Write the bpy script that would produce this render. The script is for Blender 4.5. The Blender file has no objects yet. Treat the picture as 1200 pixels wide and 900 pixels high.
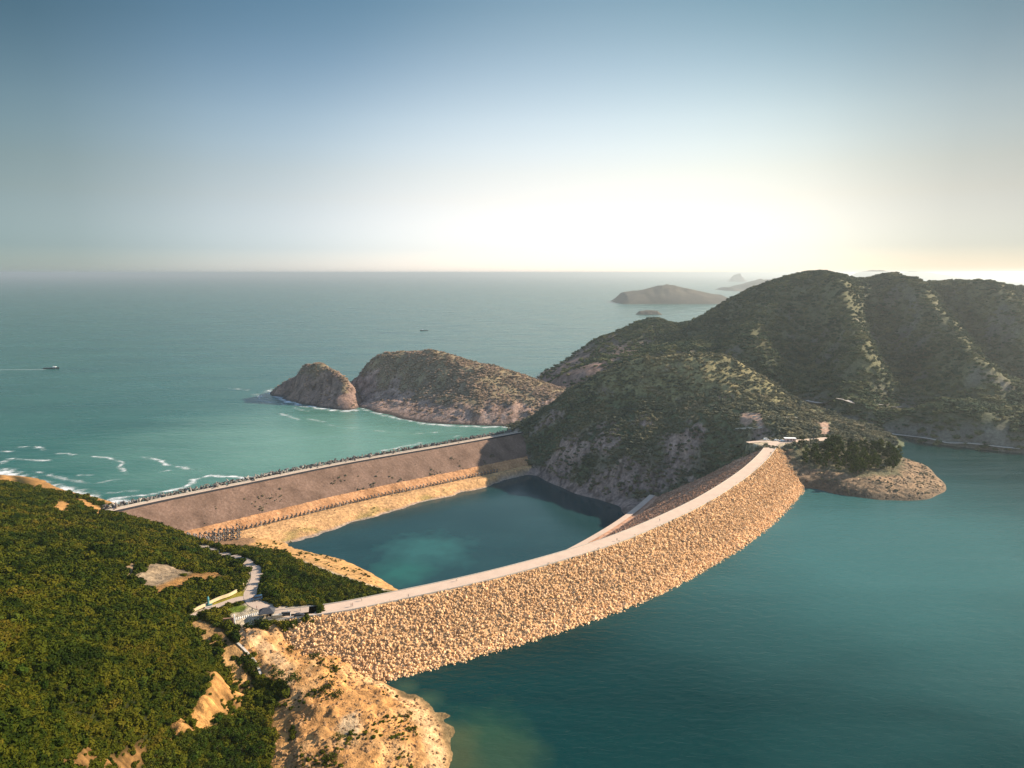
import bpy, math, random
import numpy as np
from math import radians as R, sin, cos, pi
random.seed(7)
RNG = np.random.default_rng(11)
S = bpy.context.scene
COL = S.collection

# ------------------------------------------------------------------ camera, sky, sun, exposure
CAM_H, FPX = 210.0, 826.0                      # eye height over the sea; focal length for a 1200 px wide frame
PITCH = math.atan(130.5 / FPX)
cam_d = bpy.data.cameras.new('camera')
cam_d.sensor_width = 36.0
cam_d.lens = 36.0 * FPX / 1200.0
cam_d.clip_start, cam_d.clip_end = 1.0, 200000.0
cam = bpy.data.objects.new('camera', cam_d)
cam.location = (0, 0, CAM_H)
cam.rotation_euler = (pi / 2 - PITCH, 0, 0)
COL.objects.link(cam)
S.camera = cam

SUN_EL, SUN_AZ = 28.0, 71.0                    # azimuth clockwise from the view direction (+Y)
world = bpy.data.worlds.new('World')
S.world = world
world.use_nodes = True
wn, wl = world.node_tree.nodes, world.node_tree.links
wn.clear()
w_out = wn.new('ShaderNodeOutputWorld')
w_bg = wn.new('ShaderNodeBackground')
w_sky = wn.new('ShaderNodeTexSky')
w_sky.sky_type = 'NISHITA'
w_sky.sun_disc = False
w_sky.sun_elevation = R(SUN_EL)
w_sky.sun_rotation = R(SUN_AZ)
w_sky.altitude = 200
w_sky.air_density = 1.2
w_sky.dust_density = 0.6
w_sky.ozone_density = 2.0
w_bg.inputs['Strength'].default_value = 0.131
# the marine haze layer: sky brightens and warms towards the horizon, deepens above it
w_tc = wn.new('ShaderNodeTexCoord')
w_sep = wn.new('ShaderNodeSeparateXYZ')
wl.new(w_tc.outputs['Generated'], w_sep.inputs[0])
def smooth_ramp(src, pts, n=20):
    """colour ramp through (position, rgb) stops, smoothed with cubic segments"""
    X = np.array([p for p, _ in pts]); C = np.array([c for _, c in pts])
    D = np.gradient(C, X, axis=0)
    r = wn.new('ShaderNodeValToRGB')
    e = r.color_ramp.elements
    xs = np.linspace(X[0], X[-1], n)
    while len(e) < n: e.new(0.5)
    for k, x in zip(e, xs):
        i = min(max(int(np.searchsorted(X, x, 'right')) - 1, 0), len(X) - 2)
        h = X[i + 1] - X[i]; t = (x - X[i]) / h
        v = ((2 * t**3 - 3 * t**2 + 1) * C[i] + (t**3 - 2 * t**2 + t) * h * D[i] + (-2 * t**3 + 3 * t**2) * C[i + 1] + (t**3 - t**2) * h * D[i + 1])
        k.position = float(x); k.color = (*[float(max(q, 0.02)) for q in v], 1)
    wl.new(src, r.inputs[0])
    return r.outputs[0]
w_up = smooth_ramp(w_sep.outputs['Z'], [(0.0, (0.78, 0.88, 1.2)), (0.010, (0.70, 0.79, 1.09)), (0.022, (0.61, 0.70, 0.97)), (0.06, (0.665, 0.65, 0.76)), (0.10, (0.725, 0.625, 0.60)), (0.185, (0.70, 0.635, 0.55)), (0.26, (0.49, 0.51, 0.45)), (0.331, (0.34, 0.415, 0.37)), (0.42, (0.36, 0.44, 0.42)), (0.55, (0.36, 0.44, 0.42)), (0.68, (0.5, 0.55, 0.52)), (0.82, (0.95, 1.0, 1.0)), (0.95, (1.1, 1.1, 1.1))], 30)
w_ax = wn.new('ShaderNodeMath'); w_ax.operation = 'MULTIPLY_ADD'
wl.new(w_sep.outputs['X'], w_ax.inputs[0]); w_ax.inputs[1].default_value = 0.5; w_ax.inputs[2].default_value = 0.5
w_side = smooth_ramp(w_ax.outputs[0], [(0.0, (0.9, 0.95, 1.0)), (0.10, (0.6, 0.66, 0.70)), (0.17, (0.36, 0.42, 0.45)), (0.21, (0.34, 0.40, 0.425)), (0.33, (0.69, 0.70, 0.76)), (0.5, (1.0, 0.90, 0.90)), (0.67, (0.81, 0.74, 0.70)), (0.79, (0.40, 0.39, 0.385)), (0.86, (0.40, 0.39, 0.385)), (1.0, (0.8, 0.78, 0.74))], 30)
def w_times(a, b):
    m = wn.new('ShaderNodeMix'); m.data_type = 'RGBA'; m.blend_type = 'MULTIPLY'
    m.inputs[0].default_value = 1.0
    wl.new(a, m.inputs[6]); wl.new(b, m.inputs[7])
    return m.outputs[2]
# unseen sky behind the viewer, brightened to add fill on shaded slopes
w_back_fill = wn.new('ShaderNodeMapRange')
w_back_fill.inputs['From Min'].default_value = 0.15; w_back_fill.inputs['From Max'].default_value = -0.45
w_back_fill.inputs['To Min'].default_value = 1.0; w_back_fill.inputs['To Max'].default_value = 2.6
wl.new(w_sep.outputs['Y'], w_back_fill.inputs['Value'])
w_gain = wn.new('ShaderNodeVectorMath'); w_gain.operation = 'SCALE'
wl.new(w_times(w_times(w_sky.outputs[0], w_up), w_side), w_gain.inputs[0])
wl.new(w_back_fill.outputs[0], w_gain.inputs['Scale'])
# the bright haze low over the sea, a little right of straight ahead
w_dot = wn.new('ShaderNodeVectorMath'); w_dot.operation = 'DOT_PRODUCT'
wl.new(w_tc.outputs['Generated'], w_dot.inputs[0]); w_dot.inputs[1].default_value = (0.09, 0.9957, 0.02)
w_glow = wn.new('ShaderNodeMapRange'); w_glow.interpolation_type = 'SMOOTHERSTEP'
w_glow.inputs['From Min'].default_value = 0.90; w_glow.inputs['From Max'].default_value = 1.0
w_glow.inputs['To Max'].default_value = 0.32
wl.new(w_dot.outputs['Value'], w_glow.inputs['Value'])
w_gc = wn.new('ShaderNodeVectorMath'); w_gc.operation = 'SCALE'
w_gc.inputs[0].default_value = (1.0, 0.94, 0.85)
wl.new(w_glow.outputs[0], w_gc.inputs['Scale'])
w_sum = wn.new('ShaderNodeVectorMath'); w_sum.operation = 'ADD'
wl.new(w_gain.outputs[0], w_sum.inputs[0]); wl.new(w_gc.outputs[0], w_sum.inputs[1])
wl.new(w_sum.outputs[0], w_bg.inputs['Color'])
wl.new(w_bg.outputs[0], w_out.inputs['Surface'])

sun_d = bpy.data.lights.new('sun', 'SUN')
sun_d.energy = 4.9
sun_d.angle = R(0.6)
sun_d.color = (1.0, 0.86, 0.68)
sun = bpy.data.objects.new('sun', sun_d)
sun.rotation_euler = (R(90 - SUN_EL), 0, R(180 - SUN_AZ))
sun.location = (0, 0, 600)
COL.objects.link(sun)
S.view_settings.view_transform = 'Standard'
S.view_settings.look = 'None'
S.view_settings.exposure = 1.2
S.view_settings.gamma = 1.0
S.view_settings.use_curve_mapping = False
S.render.engine = 'CYCLES'
S.cycles.use_denoising = True
S.cycles.max_bounces = 6
S.cycles.diffuse_bounces = 2
S.cycles.glossy_bounces = 2
S.cycles.volume_bounces = 0
S.cycles.transparent_max_bounces = 6
S.cycles.sample_clamp_indirect = 6.0

# ------------------------------------------------------------------ helpers: survey of the photograph
cP, sP = cos(PITCH), sin(PITCH)
def ray(px, py):
    dx, dy = px - 600.0, py - 450.0
    return dx, FPX * cP - dy * sP, FPX * sP + dy * cP       # lateral, forward, down
def PZ(px, py, z):
    """world point seen at a pixel of the photograph, on the level z"""
    a, f, d = ray(px, py)
    t = (CAM_H - z) / d
    return (a * t, f * t, z)
def PY(px, py, y):
    """world point seen at a pixel, at the distance y"""
    a, f, d = ray(px, py)
    t = y / f
    return (a * t, y, CAM_H - d * t)

# ------------------------------------------------------------------ noise
def _hash(ix, iy, seed):
    h = (ix.astype(np.int64) * 374761393 + iy.astype(np.int64) * 668265263 + seed * 974634777) & 0xffffffff
    h = ((h ^ (h >> 13)) * 1274126177) & 0xffffffff
    return (h ^ (h >> 16)) & 0xffffffff
def perlin(x, y, seed=0):
    x = np.asarray(x, float); y = np.asarray(y, float)
    ix, iy = np.floor(x), np.floor(y)
    fx, fy = x - ix, y - iy
    def g(ax, ay):
        a = _hash(ix + ax, iy + ay, seed) / 4294967296.0 * 2 * np.pi
        return np.cos(a) * (fx - ax) + np.sin(a) * (fy - ay)
    u = fx * fx * fx * (fx * (fx * 6 - 15) + 10); v = fy * fy * fy * (fy * (fy * 6 - 15) + 10)
    return ((g(0, 0) * (1 - u) + g(1, 0) * u) * (1 - v) + (g(0, 1) * (1 - u) + g(1, 1) * u) * v) * 1.5
def fbm(x, y, scale, octv=4, seed=0, gain=0.5):
    t, a, tot = 0.0, 1.0, 0.0
    for o in range(octv):
        k = 2.0 ** o / scale
        t = t + a * perlin(np.asarray(x) * k, np.asarray(y) * k, seed + o * 17)
        tot += a; a *= gain
    return t / tot
def ridged(x, y, scale, octv=3, seed=0):
    t, a, tot = 0.0, 1.0, 0.0
    for o in range(octv):
        k = 2.0 ** o / scale
        t = t + a * (1 - 2 * np.abs(perlin(np.asarray(x) * k, np.asarray(y) * k, seed + o * 31)))
        tot += a; a *= 0.5
    return t / tot
def sstep(a, b, v):
    t = np.clip((v - a) / (b - a), 0, 1)
    return t * t * (3 - 2 * t)
def seg_dist(x, y, pts):
    """distance to a polyline, and the height interpolated along it when the points carry one"""
    x = np.asarray(x, float); y = np.asarray(y, float)
    best = np.full(x.shape, 1e9); bz = np.zeros(x.shape)
    for a, b in zip(pts[:-1], pts[1:]):
        dx, dy = b[0] - a[0], b[1] - a[1]
        L = dx * dx + dy * dy + 1e-9
        t = np.clip(((x - a[0]) * dx + (y - a[1]) * dy) / L, 0, 1)
        d = np.hypot(x - a[0] - t * dx, y - a[1] - t * dy)
        m = d < best
        best = np.where(m, d, best)
        if len(a) > 2:
            bz = np.where(m, a[2] + t * (b[2] - a[2]), bz)
    return best, bz
def in_poly(x, y, poly):
    x = np.asarray(x, float); y = np.asarray(y, float)
    c = np.zeros(x.shape, bool)
    for (x0, y0), (x1, y1) in zip([p[:2] for p in poly], [p[:2] for p in poly[1:] + poly[:1]]):
        k = (y0 > y) != (y1 > y)
        with np.errstate(divide='ignore', invalid='ignore'):
            c ^= k & (x < (x1 - x0) * (y - y0) / (y1 - y0 + 1e-12) + x0)
    return c
def poly_soft(x, y, poly, soft):
    d, _ = seg_dist(x, y, list(poly) + [poly[0]])
    s = np.where(in_poly(x, y, poly), d, -d)
    return sstep(-soft, soft, s + fbm(x, y, 9, 2, 5) * soft * 1.2)
def tps(ctrl, smooth=0.5):
    P = np.array(ctrl, float)
    sc = 100.0
    X, z = P[:, :2] / sc, P[:, 2]
    def U(r2):
        return 0.5 * r2 * np.log(r2 + 1e-12)
    n = len(X)
    A = np.zeros((n + 3, n + 3))
    A[:n, :n] = U(((X[:, None] - X[None]) ** 2).sum(-1)) + np.eye(n) * smooth * 0.01
    A[:n, n] = 1; A[:n, n + 1:] = X
    A[n, :n] = 1; A[n + 1:, :n] = X.T
    w = np.linalg.solve(A, np.concatenate([z, np.zeros(3)]))
    def f(x, y):
        x = np.asarray(x, float); y = np.asarray(y, float)
        shp = x.shape
        x = x.ravel() / sc; y = y.ravel() / sc
        out = np.empty(len(x))
        for i in range(0, len(x), 20000):
            a, b = x[i:i + 20000], y[i:i + 20000]
            r2 = (a[:, None] - X[None, :, 0]) ** 2 + (b[:, None] - X[None, :, 1]) ** 2
            out[i:i + 20000] = U(r2) @ w[:n] + w[n] + a * w[n + 1] + b * w[n + 2]
        return out.reshape(shp)
    return f

# ------------------------------------------------------------------ helpers: objects
def tag(o, label=None, cat=None, group=None, kind=None):
    if label: o['label'] = label
    if cat: o['category'] = cat
    if group: o['group'] = group
    if kind: o['kind'] = kind
    return o
def link(name, me, parent=None, loc=None):
    o = bpy.data.objects.new(name, me)
    COL.objects.link(o)
    if parent: o.parent = parent
    if loc is not None: o.location = loc
    return o
def empty(name, loc=(0, 0, 0), rz=0.0):
    o = bpy.data.objects.new(name, None)
    o.empty_display_size = 0.5
    o.location = loc
    o.rotation_euler = (0, 0, rz)
    COL.objects.link(o)
    return o
def copy_tree(o, parent=None):
    c = o.copy()
    COL.objects.link(c)
    c.parent = parent
    for ch in list(o.children):
        copy_tree(ch, c)
    return c
def mesh_np(name, V, F, mats, mi=None, smooth=False, attrs=None):
    """V (n,3); F list of arrays of equal-length faces"""
    me = bpy.data.meshes.new(name)
    V = np.asarray(V, np.float32)
    if not isinstance(F, (list, tuple)): F = [F]
    F = [np.asarray(f, np.int32) for f in F if len(f)]
    me.vertices.add(len(V))
    me.vertices.foreach_set('co', V.ravel())
    tot = sum(f.size for f in F); nf = sum(len(f) for f in F)
    me.loops.add(tot)
    me.loops.foreach_set('vertex_index', np.concatenate([f.ravel() for f in F]) if F else np.zeros(0, np.int32))
    me.polygons.add(nf)
    ls = np.concatenate([np.full(len(f), f.shape[1], np.int32) for f in F]) if F else np.zeros(0, np.int32)
    me.polygons.foreach_set('loop_start', np.concatenate([[0], np.cumsum(ls)[:-1]]).astype(np.int32) if nf else np.zeros(0, np.int32))
    for m in (mats if isinstance(mats, (list, tuple)) else [mats]):
        me.materials.append(m)
    if mi is not None:
        me.polygons.foreach_set('material_index', np.asarray(mi, np.int32))
    me.polygons.foreach_set('use_smooth', np.full(nf, bool(smooth)))
    for k, a in (attrs or {}).items():
        a = np.asarray(a)
        if a.ndim == 2 and a.shape[1] == 4:
            at = me.attributes.new(k, 'FLOAT_COLOR', 'POINT'); at.data.foreach_set('color', a.astype(np.float32).ravel())
        elif a.ndim == 2:
            at = me.attributes.new(k, 'FLOAT_VECTOR', 'POINT'); at.data.foreach_set('vector', a.astype(np.float32).ravel())
        elif a.dtype.kind == 'i':
            at = me.attributes.new(k, 'INT', 'POINT'); at.data.foreach_set('value', a.astype(np.int32))
        else:
            at = me.attributes.new(k, 'FLOAT', 'POINT'); at.data.foreach_set('value', a.astype(np.float32))
    me.update(calc_edges=True)
    me.validate()
    return me

class MB:
    """collects simple solids into one mesh"""
    def __init__(self): self.v, self.f, self.m = [], [], []
    def add(self, vs, fs, mi=0):
        b = len(self.v)
        self.v += [tuple(p) for p in vs]
        self.f += [tuple(i + b for i in f) for f in fs]
        self.m += [mi] * len(fs)
        return self
    def box(self, c, s, mi=0, rz=0.0, taper=1.0):
        x, y, z = (k / 2 for k in s)
        vs = []
        for (a, b, e) in ((-1, -1, -1), (1, -1, -1), (1, 1, -1), (-1, 1, -1), (-1, -1, 1), (1, -1, 1), (1, 1, 1), (-1, 1, 1)):
            k = taper if e > 0 else 1.0
            p, q = a * x * k, b * y * k
            vs.append((c[0] + p * cos(rz) - q * sin(rz), c[1] + p * sin(rz) + q * cos(rz), c[2] + e * z))
        return self.add(vs, [(0, 3, 2, 1), (4, 5, 6, 7), (0, 1, 5, 4), (1, 2, 6, 5), (2, 3, 7, 6), (3, 0, 4, 7)], mi)
    def tube(self, p0, p1, r0, r1=None, n=8, mi=0):
        r1 = r0 if r1 is None else r1
        a, b = np.array(p0, float), np.array(p1, float)
        d = b - a; d /= np.linalg.norm(d) + 1e-9
        u = np.cross(d, (0, 0, 1) if abs(d[2]) < 0.9 else (1, 0, 0)); u /= np.linalg.norm(u)
        w = np.cross(d, u)
        vs = [a + r0 * (u * cos(2 * pi * k / n) + w * sin(2 * pi * k / n)) for k in range(n)]
        vs += [b + r1 * (u * cos(2 * pi * k / n) + w * sin(2 * pi * k / n)) for k in range(n)]
        fs = [(k, k + n, (k + 1) % n + n, (k + 1) % n) for k in range(n)] + [tuple(range(n)), tuple(range(2 * n - 1, n - 1, -1))]
        return self.add(vs, fs, mi)
    def prism(self, prof, y0, y1, mi=0, shrink=None):
        """side profile in x,z extruded along y"""
        n = len(prof)
        vs = [(x, y0, z) for x, z in prof] + [(x, y1, z) for x, z in prof]
        if shrink:
            vs = [(x, y * shrink(z), z) for x, y, z in vs]
        fs = [(k, (k + 1) % n, (k + 1) % n + n, k + n) for k in range(n)] + [tuple(range(n - 1, -1, -1)), tuple(range(n, 2 * n))]
        return self.add(vs, fs, mi)
    def mesh(self, name, mats, smooth=False, bevel=0.0):
        me = bpy.data.meshes.new(name)
        me.from_pydata(self.v, [], self.f)
        for m in (mats if isinstance(mats, (list, tuple)) else [mats]):
            me.materials.append(m)
        me.polygons.foreach_set('material_index', self.m)
        me.polygons.foreach_set('use_smooth', [smooth] * len(self.f))
        me.update()
        if bevel:
            import bmesh
            bm = bmesh.new(); bm.from_mesh(me)
            bmesh.ops.recalc_face_normals(bm, faces=bm.faces)
            bmesh.ops.bevel(bm, geom=bm.edges[:], offset=bevel, segments=2, affect='EDGES', clamp_overlap=True)
            bm.to_mesh(me); bm.free()
        return me
    def build(self, name, mats, parent=None, smooth=False, bevel=0.0):
        return link(name, self.mesh(name, mats, smooth, bevel), parent)

# ------------------------------------------------------------------ materials
def new_mat(name):
    m = bpy.data.materials.new(name)
    m.use_nodes = True
    nt = m.node_tree
    return m, nt.nodes, nt.links, nt.nodes['Principled BSDF']
def n_noise(N, L, scale, detail=4, rough=0.55, vec=None):
    t = N.new('ShaderNodeTexNoise')
    t.inputs['Scale'].default_value = scale
    t.inputs['Detail'].default_value = detail
    t.inputs['Roughness'].default_value = rough
    if vec is not None: L.new(vec, t.inputs['Vector'])
    return t
def n_ramp(N, L, src, stops):
    r = N.new('ShaderNodeValToRGB')
    e = r.color_ramp.elements
    while len(e) < len(stops): e.new(0.5)
    for k, (p, c) in zip(e, stops):
        k.position = p
        k.color = (*c, 1) if len(c) == 3 else c
    L.new(src, r.inputs[0])
    return r
def n_mix(N, L, a, b, fac, mode='MIX'):
    m = N.new('ShaderNodeMix'); m.data_type = 'RGBA'; m.blend_type = mode
    for s, v in ((6, a), (7, b), (0, fac)):
        if hasattr(v, 'is_linked') or hasattr(v, 'links'): L.new(v, m.inputs[s])
        else: m.inputs[s].default_value = v if s == 0 else ((*v, 1) if len(v) == 3 else v)
    return m.outputs[2]
def n_pos(N, L, scale=(1, 1, 1), rz=0.0):
    g = N.new('ShaderNodeNewGeometry')
    mp = N.new('ShaderNodeMapping')
    mp.inputs['Scale'].default_value = scale
    mp.inputs['Rotation'].default_value = (0, 0, rz)
    L.new(g.outputs['Position'], mp.inputs['Vector'])
    return mp.outputs[0]
def n_bump(N, L, b, height, strength, dist):
    k = N.new('ShaderNodeBump')
    k.inputs['Strength'].default_value = strength
    k.inputs['Distance'].default_value = dist
    L.new(height, k.inputs['Height'])
    L.new(k.outputs[0], b.inputs['Normal'])
def plain(name, c, rough=0.8, metal=0.0, var=0.18, scale=1.5, bump=0.0):
    m, N, L, b = new_mat(name)
    pos = n_pos(N, L)
    n = n_noise(N, L, scale, 5, 0.6, pos)
    r = n_ramp(N, L, n.outputs[0], [(0.25, tuple(k * (1 - var) for k in c)), (0.75, tuple(min(1, k * (1 + var)) for k in c))])
    L.new(r.outputs[0], b.inputs['Base Color'])
    b.inputs['Roughness'].default_value = rough
    b.inputs['Metallic'].default_value = metal
    if bump: n_bump(N, L, b, n.outputs[0], 0.6, bump)
    return m
def terrain_mat():
    m, N, L, b = new_mat('hill_ground')
    a = N.new('ShaderNodeAttribute'); a.attribute_name = 'albedo'
    p = n_pos(N, L)
    n1 = n_noise(N, L, 0.35, 6, 0.65, p)
    n2 = n_noise(N, L, 0.05, 4, 0.6, p)
    r1 = n_ramp(N, L, n1.outputs[0], [(0.28, (0.50, 0.48, 0.46)), (0.72, (1.5, 1.46, 1.42))])
    r2 = n_ramp(N, L, n2.outputs[0], [(0.3, (0.8, 0.82, 0.84)), (0.7, (1.2, 1.18, 1.14))])
    c = n_mix(N, L, a.outputs['Color'], r1.outputs[0], 1.0, 'MULTIPLY')
    c = n_mix(N, L, c, r2.outputs[0], 1.0, 'MULTIPLY')
    L.new(c, b.inputs['Base Color'])
    b.inputs['Roughness'].default_value = 0.95
    b.inputs['Specular IOR Level'].default_value = 0.15
    n_bump(N, L, b, n1.outputs[0], 0.9, 1.6)
    return m
def leaf_mat(name, stops, rnd=0.60):
    m, N, L, b = new_mat(name)
    oi = N.new('ShaderNodeObjectInfo')
    p = n_pos(N, L)
    n = n_noise(N, L, 0.035, 3, 0.6, p)
    ad = N.new('ShaderNodeMath'); ad.operation = 'MULTIPLY_ADD'
    L.new(oi.outputs['Random'], ad.inputs[0]); ad.inputs[1].default_value = rnd
    sb = N.new('ShaderNodeMath'); sb.operation = 'MULTIPLY_ADD'
    L.new(n.outputs[0], sb.inputs[0]); sb.inputs[1].default_value = 2.3; sb.inputs[2].default_value = -0.92 + (0.6 - rnd) / 2
    L.new(sb.outputs[0], ad.inputs[2])
    r = n_ramp(N, L, ad.outputs[0], stops)
    L.new(r.outputs[0], b.inputs['Base Color'])
    b.inputs['Roughness'].default_value = 0.85
    b.inputs['Specular IOR Level'].default_value = 0.05
    return m
def rock_mat(name, c0, c1, c2, scale=0.6, bump=0.4):
    m, N, L, b = new_mat(name)
    p = n_pos(N, L)
    oi = N.new('ShaderNodeObjectInfo')
    at = N.new('ShaderNodeAttribute'); at.attribute_name = 'shade'
    n = n_noise(N, L, scale, 6, 0.65, p)
    r = n_ramp(N, L, n.outputs[0], [(0.25, c0), (0.5, c1), (0.78, c2)])
    mm = N.new('ShaderNodeMath'); mm.operation = 'ADD'
    L.new(at.outputs['Fac'], mm.inputs[0]); mm.inputs[1].default_value = 0.0
    v = n_ramp(N, L, mm.outputs[0], [(0.0, (0.62, 0.60, 0.58)), (0.5, (1, 1, 1)), (1.0, (1.3, 1.3, 1.32))])
    L.new(n_mix(N, L, r.outputs[0], v.outputs[0], 1.0, 'MULTIPLY'), b.inputs['Base Color'])
    b.inputs['Roughness'].default_value = 0.92
    b.inputs['Specular IOR Level'].default_value = 0.2
    n_bump(N, L, b, n.outputs[0], 0.7, bump)
    return m
def water_mat(name, deep, pale, big, wscale, wdist, rough, pal=None, rz=0.0, stretch=(1, 1.0, 1), cap=0.4):
    m, N, L, b = new_mat(name)
    pb = n_pos(N, L, stretch, rz)
    nb = n_noise(N, L, big, 5, 0.55, pb)
    r = n_ramp(N, L, nb.outputs[0], [(0.25, deep), (0.78, pale)])
    col = r.outputs[0]
    if pal is not None:                                   # shoals and painted sheen: list of (centre, radius, colour)
        g = N.new('ShaderNodeNewGeometry')
        for (cx, cy, rad, c, amt) in pal:
            vm = N.new('ShaderNodeVectorMath'); vm.operation = 'DISTANCE'
            big_r = rad > 100
            ns = n_noise(N, L, 0.008 if big_r else 0.06, 2 if big_r else 4, 0.5, n_pos(N, L, (1, 2.2, 1) if big_r else (1, 1, 1), rz))
            ofs = N.new('ShaderNodeVectorMath'); ofs.operation = 'MULTIPLY_ADD'
            L.new(ns.outputs['Color'], ofs.inputs[0]); ofs.inputs[1].default_value = ((rad * 1.2, rad * 1.2, 0) if not big_r else (rad * .5, rad * .5, 0))
            L.new(g.outputs['Position'], ofs.inputs[2])
            L.new(ofs.outputs[0], vm.inputs[0]); vm.inputs[1].default_value = ((cx + rad * 0.6, cy + rad * 0.6, 0) if not big_r else (cx + rad * .25, cy + rad * .25, 0))
            sep = N.new('ShaderNodeMapRange')
            sep.inputs['From Min'].default_value = rad; sep.inputs['From Max'].default_value = rad * 0.2
            sep.inputs['To Max'].default_value = amt
            zc = N.new('ShaderNodeVectorMath'); zc.operation = 'MULTIPLY'; zc.inputs[1].default_value = (1, 1, 0)
            L.new(ofs.outputs[0], zc.inputs[0]); L.new(zc.outputs[0], vm.inputs[0])
            L.new(vm.outputs['Value'], sep.inputs['Value'])
            col = n_mix(N, L, col, c, sep.outputs[0])
    # body colour under a gloss whose grazing strength is limited by the slopes of the waves
    N.remove(b)
    out = [n for n in N if n.type == 'OUTPUT_MATERIAL'][0]
    df = N.new('ShaderNodeBsdfDiffuse'); gl = N.new('ShaderNodeBsdfGlossy'); mx = N.new('ShaderNodeMixShader'); fr = N.new('ShaderNodeFresnel')
    fr.inputs['IOR'].default_value = 1.333
    mn = N.new('ShaderNodeMath'); mn.operation = 'MINIMUM'; mn.inputs[1].default_value = cap
    L.new(fr.outputs[0], mn.inputs[0]); L.new(mn.outputs[0], mx.inputs[0])
    L.new(col, df.inputs['Color']); L.new(df.outputs[0], mx.inputs[1]); L.new(gl.outputs[0], mx.inputs[2]); L.new(mx.outputs[0], out.inputs['Surface'])
    rr = n_ramp(N, L, n_noise(N, L, big * 1.7, 4, 0.6, n_pos(N, L, (stretch[0], stretch[1] * 2.2, 1), rz)).outputs[0], [(0.36, (rough * .7,) * 3), (0.64, (min(1, rough * 2.6),) * 3)])
    L.new(rr.outputs[0], gl.inputs['Roughness'])
    n1 = n_noise(N, L, 1.0, 7, 0.62, n_pos(N, L, (wscale * 0.5, wscale, wscale), rz))
    k = N.new('ShaderNodeBump')
    k.inputs['Strength'].default_value = 1.0; k.inputs['Distance'].default_value = wdist
    L.new(n1.outputs[0], k.inputs['Height'])
    for t in (df, gl, fr): L.new(k.outputs[0], t.inputs['Normal'])
    return m
M = {}
M['terrain'] = terrain_mat()
M['scrub'] = leaf_mat('scrub_leaves', [(0.0, (0.008, 0.016, 0.001)), (0.28, (0.020, 0.031, 0.002)), (0.58, (0.045, 0.050, 0.003)), (0.85, (0.070, 0.065, 0.004)), (1.0, (0.080, 0.062, 0.006))])
M['far_scrub'] = leaf_mat('hill_scrub_leaves', [(0.0, (0.055, 0.062, 0.044)), (0.4, (0.105, 0.104, 0.066)), (0.75, (0.170, 0.146, 0.080)), (1.0, (0.225, 0.178, 0.105))], 0.35)
M['dry_scrub'] = leaf_mat('dry_coast_scrub_leaves', [(0.0, (0.130, 0.105, 0.072)), (0.4, (0.255, 0.185, 0.130)), (0.75, (0.360, 0.245, 0.170)), (1.0, (0.430, 0.290, 0.205))])
M['mount_scrub'] = leaf_mat('mountain_scrub_leaves', [(0.0, (0.014, 0.034, 0.020)), (0.45, (0.040, 0.060, 0.030)), (0.8, (0.095, 0.098, 0.042)), (1.0, (0.140, 0.120, 0.055))], 0.35)
M['tree_leaf'] = leaf_mat('tree_leaves', [(0.0, (0.009, 0.021, 0.002)), (0.5, (0.026, 0.045, 0.004)), (1.0, (0.062, 0.070, 0.007))])
M['bark'] = plain('bark', (0.12, 0.085, 0.055), 0.95)
M['riprap'] = rock_mat('tan_rock', (0.50, 0.275, 0.118), (0.62, 0.375, 0.185), (0.70, 0.48, 0.29), 0.5, 0.3)
M['riprap_bed'] = rock_mat('tan_rock_bed', (0.35, 0.185, 0.078), (0.45, 0.26, 0.118), (0.53, 0.34, 0.185), 0.45, 0.8)
M['rubble'] = rock_mat('red_brown_rubble', (0.32, 0.155, 0.090), (0.45, 0.245, 0.150), (0.56, 0.36, 0.245), 0.7, 0.8)
M['rubble_brown'] = rock_mat('brown_bank_stone', (0.16, 0.105, 0.065), (0.25, 0.17, 0.11), (0.34, 0.25, 0.17), 0.7, 0.5)
M['orange_rubble'] = rock_mat('orange_rubble', (0.20, 0.09, 0.035), (0.38, 0.19, 0.085), (0.50, 0.30, 0.16), 0.5, 0.8)
M['crest'] = plain('pale_gravel_concrete', (0.50, 0.365, 0.27), 0.9, 0, 0.10, 0.15)
M['road'] = plain('worn_concrete_road', (0.40, 0.30, 0.225), 0.9, 0, 0.14, 0.25)
M['face'] = rock_mat('brown_weathered_facing', (0.105, 0.064, 0.044), (0.155, 0.095, 0.066), (0.225, 0.148, 0.106), 0.45, 0.6)
M['concrete'] = plain('aged_concrete', (0.40, 0.35, 0.29), 0.9, 0, 0.2, 0.8)
M['dolos'] = plain('dark_wet_concrete', (0.12, 0.105, 0.09), 0.9, 0, 0.25, 0.9)
M['sand'] = plain('ochre_sand', (0.45, 0.29, 0.13), 0.95, 0, 0.25, 0.08)
M['white'] = plain('white_paint', (0.78, 0.76, 0.72), 0.6, 0, 0.06)
M['dark'] = plain('dark_paint', (0.03, 0.03, 0.035), 0.5, 0, 0.2)
M['glass'] = plain('dark_glass', (0.02, 0.03, 0.04), 0.1, 0, 0.1)
M['tyre'] = plain('black_rubber', (0.02, 0.02, 0.02), 0.9)
M['metal'] = plain('grey_metal', (0.4, 0.4, 0.4), 0.4, 0.8, 0.1)
M['van_blue'] = plain('blue_grey_paint', (0.05, 0.11, 0.17), 0.35, 0, 0.05)
M['teal'] = plain('teal_paint', (0.06, 0.20, 0.20), 0.6, 0, 0.1)
M['roof_slate'] = plain('slate_roof', (0.04, 0.042, 0.048), 0.8, 0, 0.2, 2.0)
M['stone'] = plain('buff_stone', (0.48, 0.36, 0.23), 0.9, 0, 0.2, 1.0)
M['wall_ochre'] = plain('ochre_wall', (0.52, 0.40, 0.23), 0.9, 0, 0.1, 0.5)
M['brown_stone'] = plain('red_brown_stone', (0.28, 0.15, 0.09), 0.9, 0, 0.2, 2.0)
M['skin'] = plain('skin', (0.45, 0.28, 0.2), 0.6, 0, 0.05)
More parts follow.
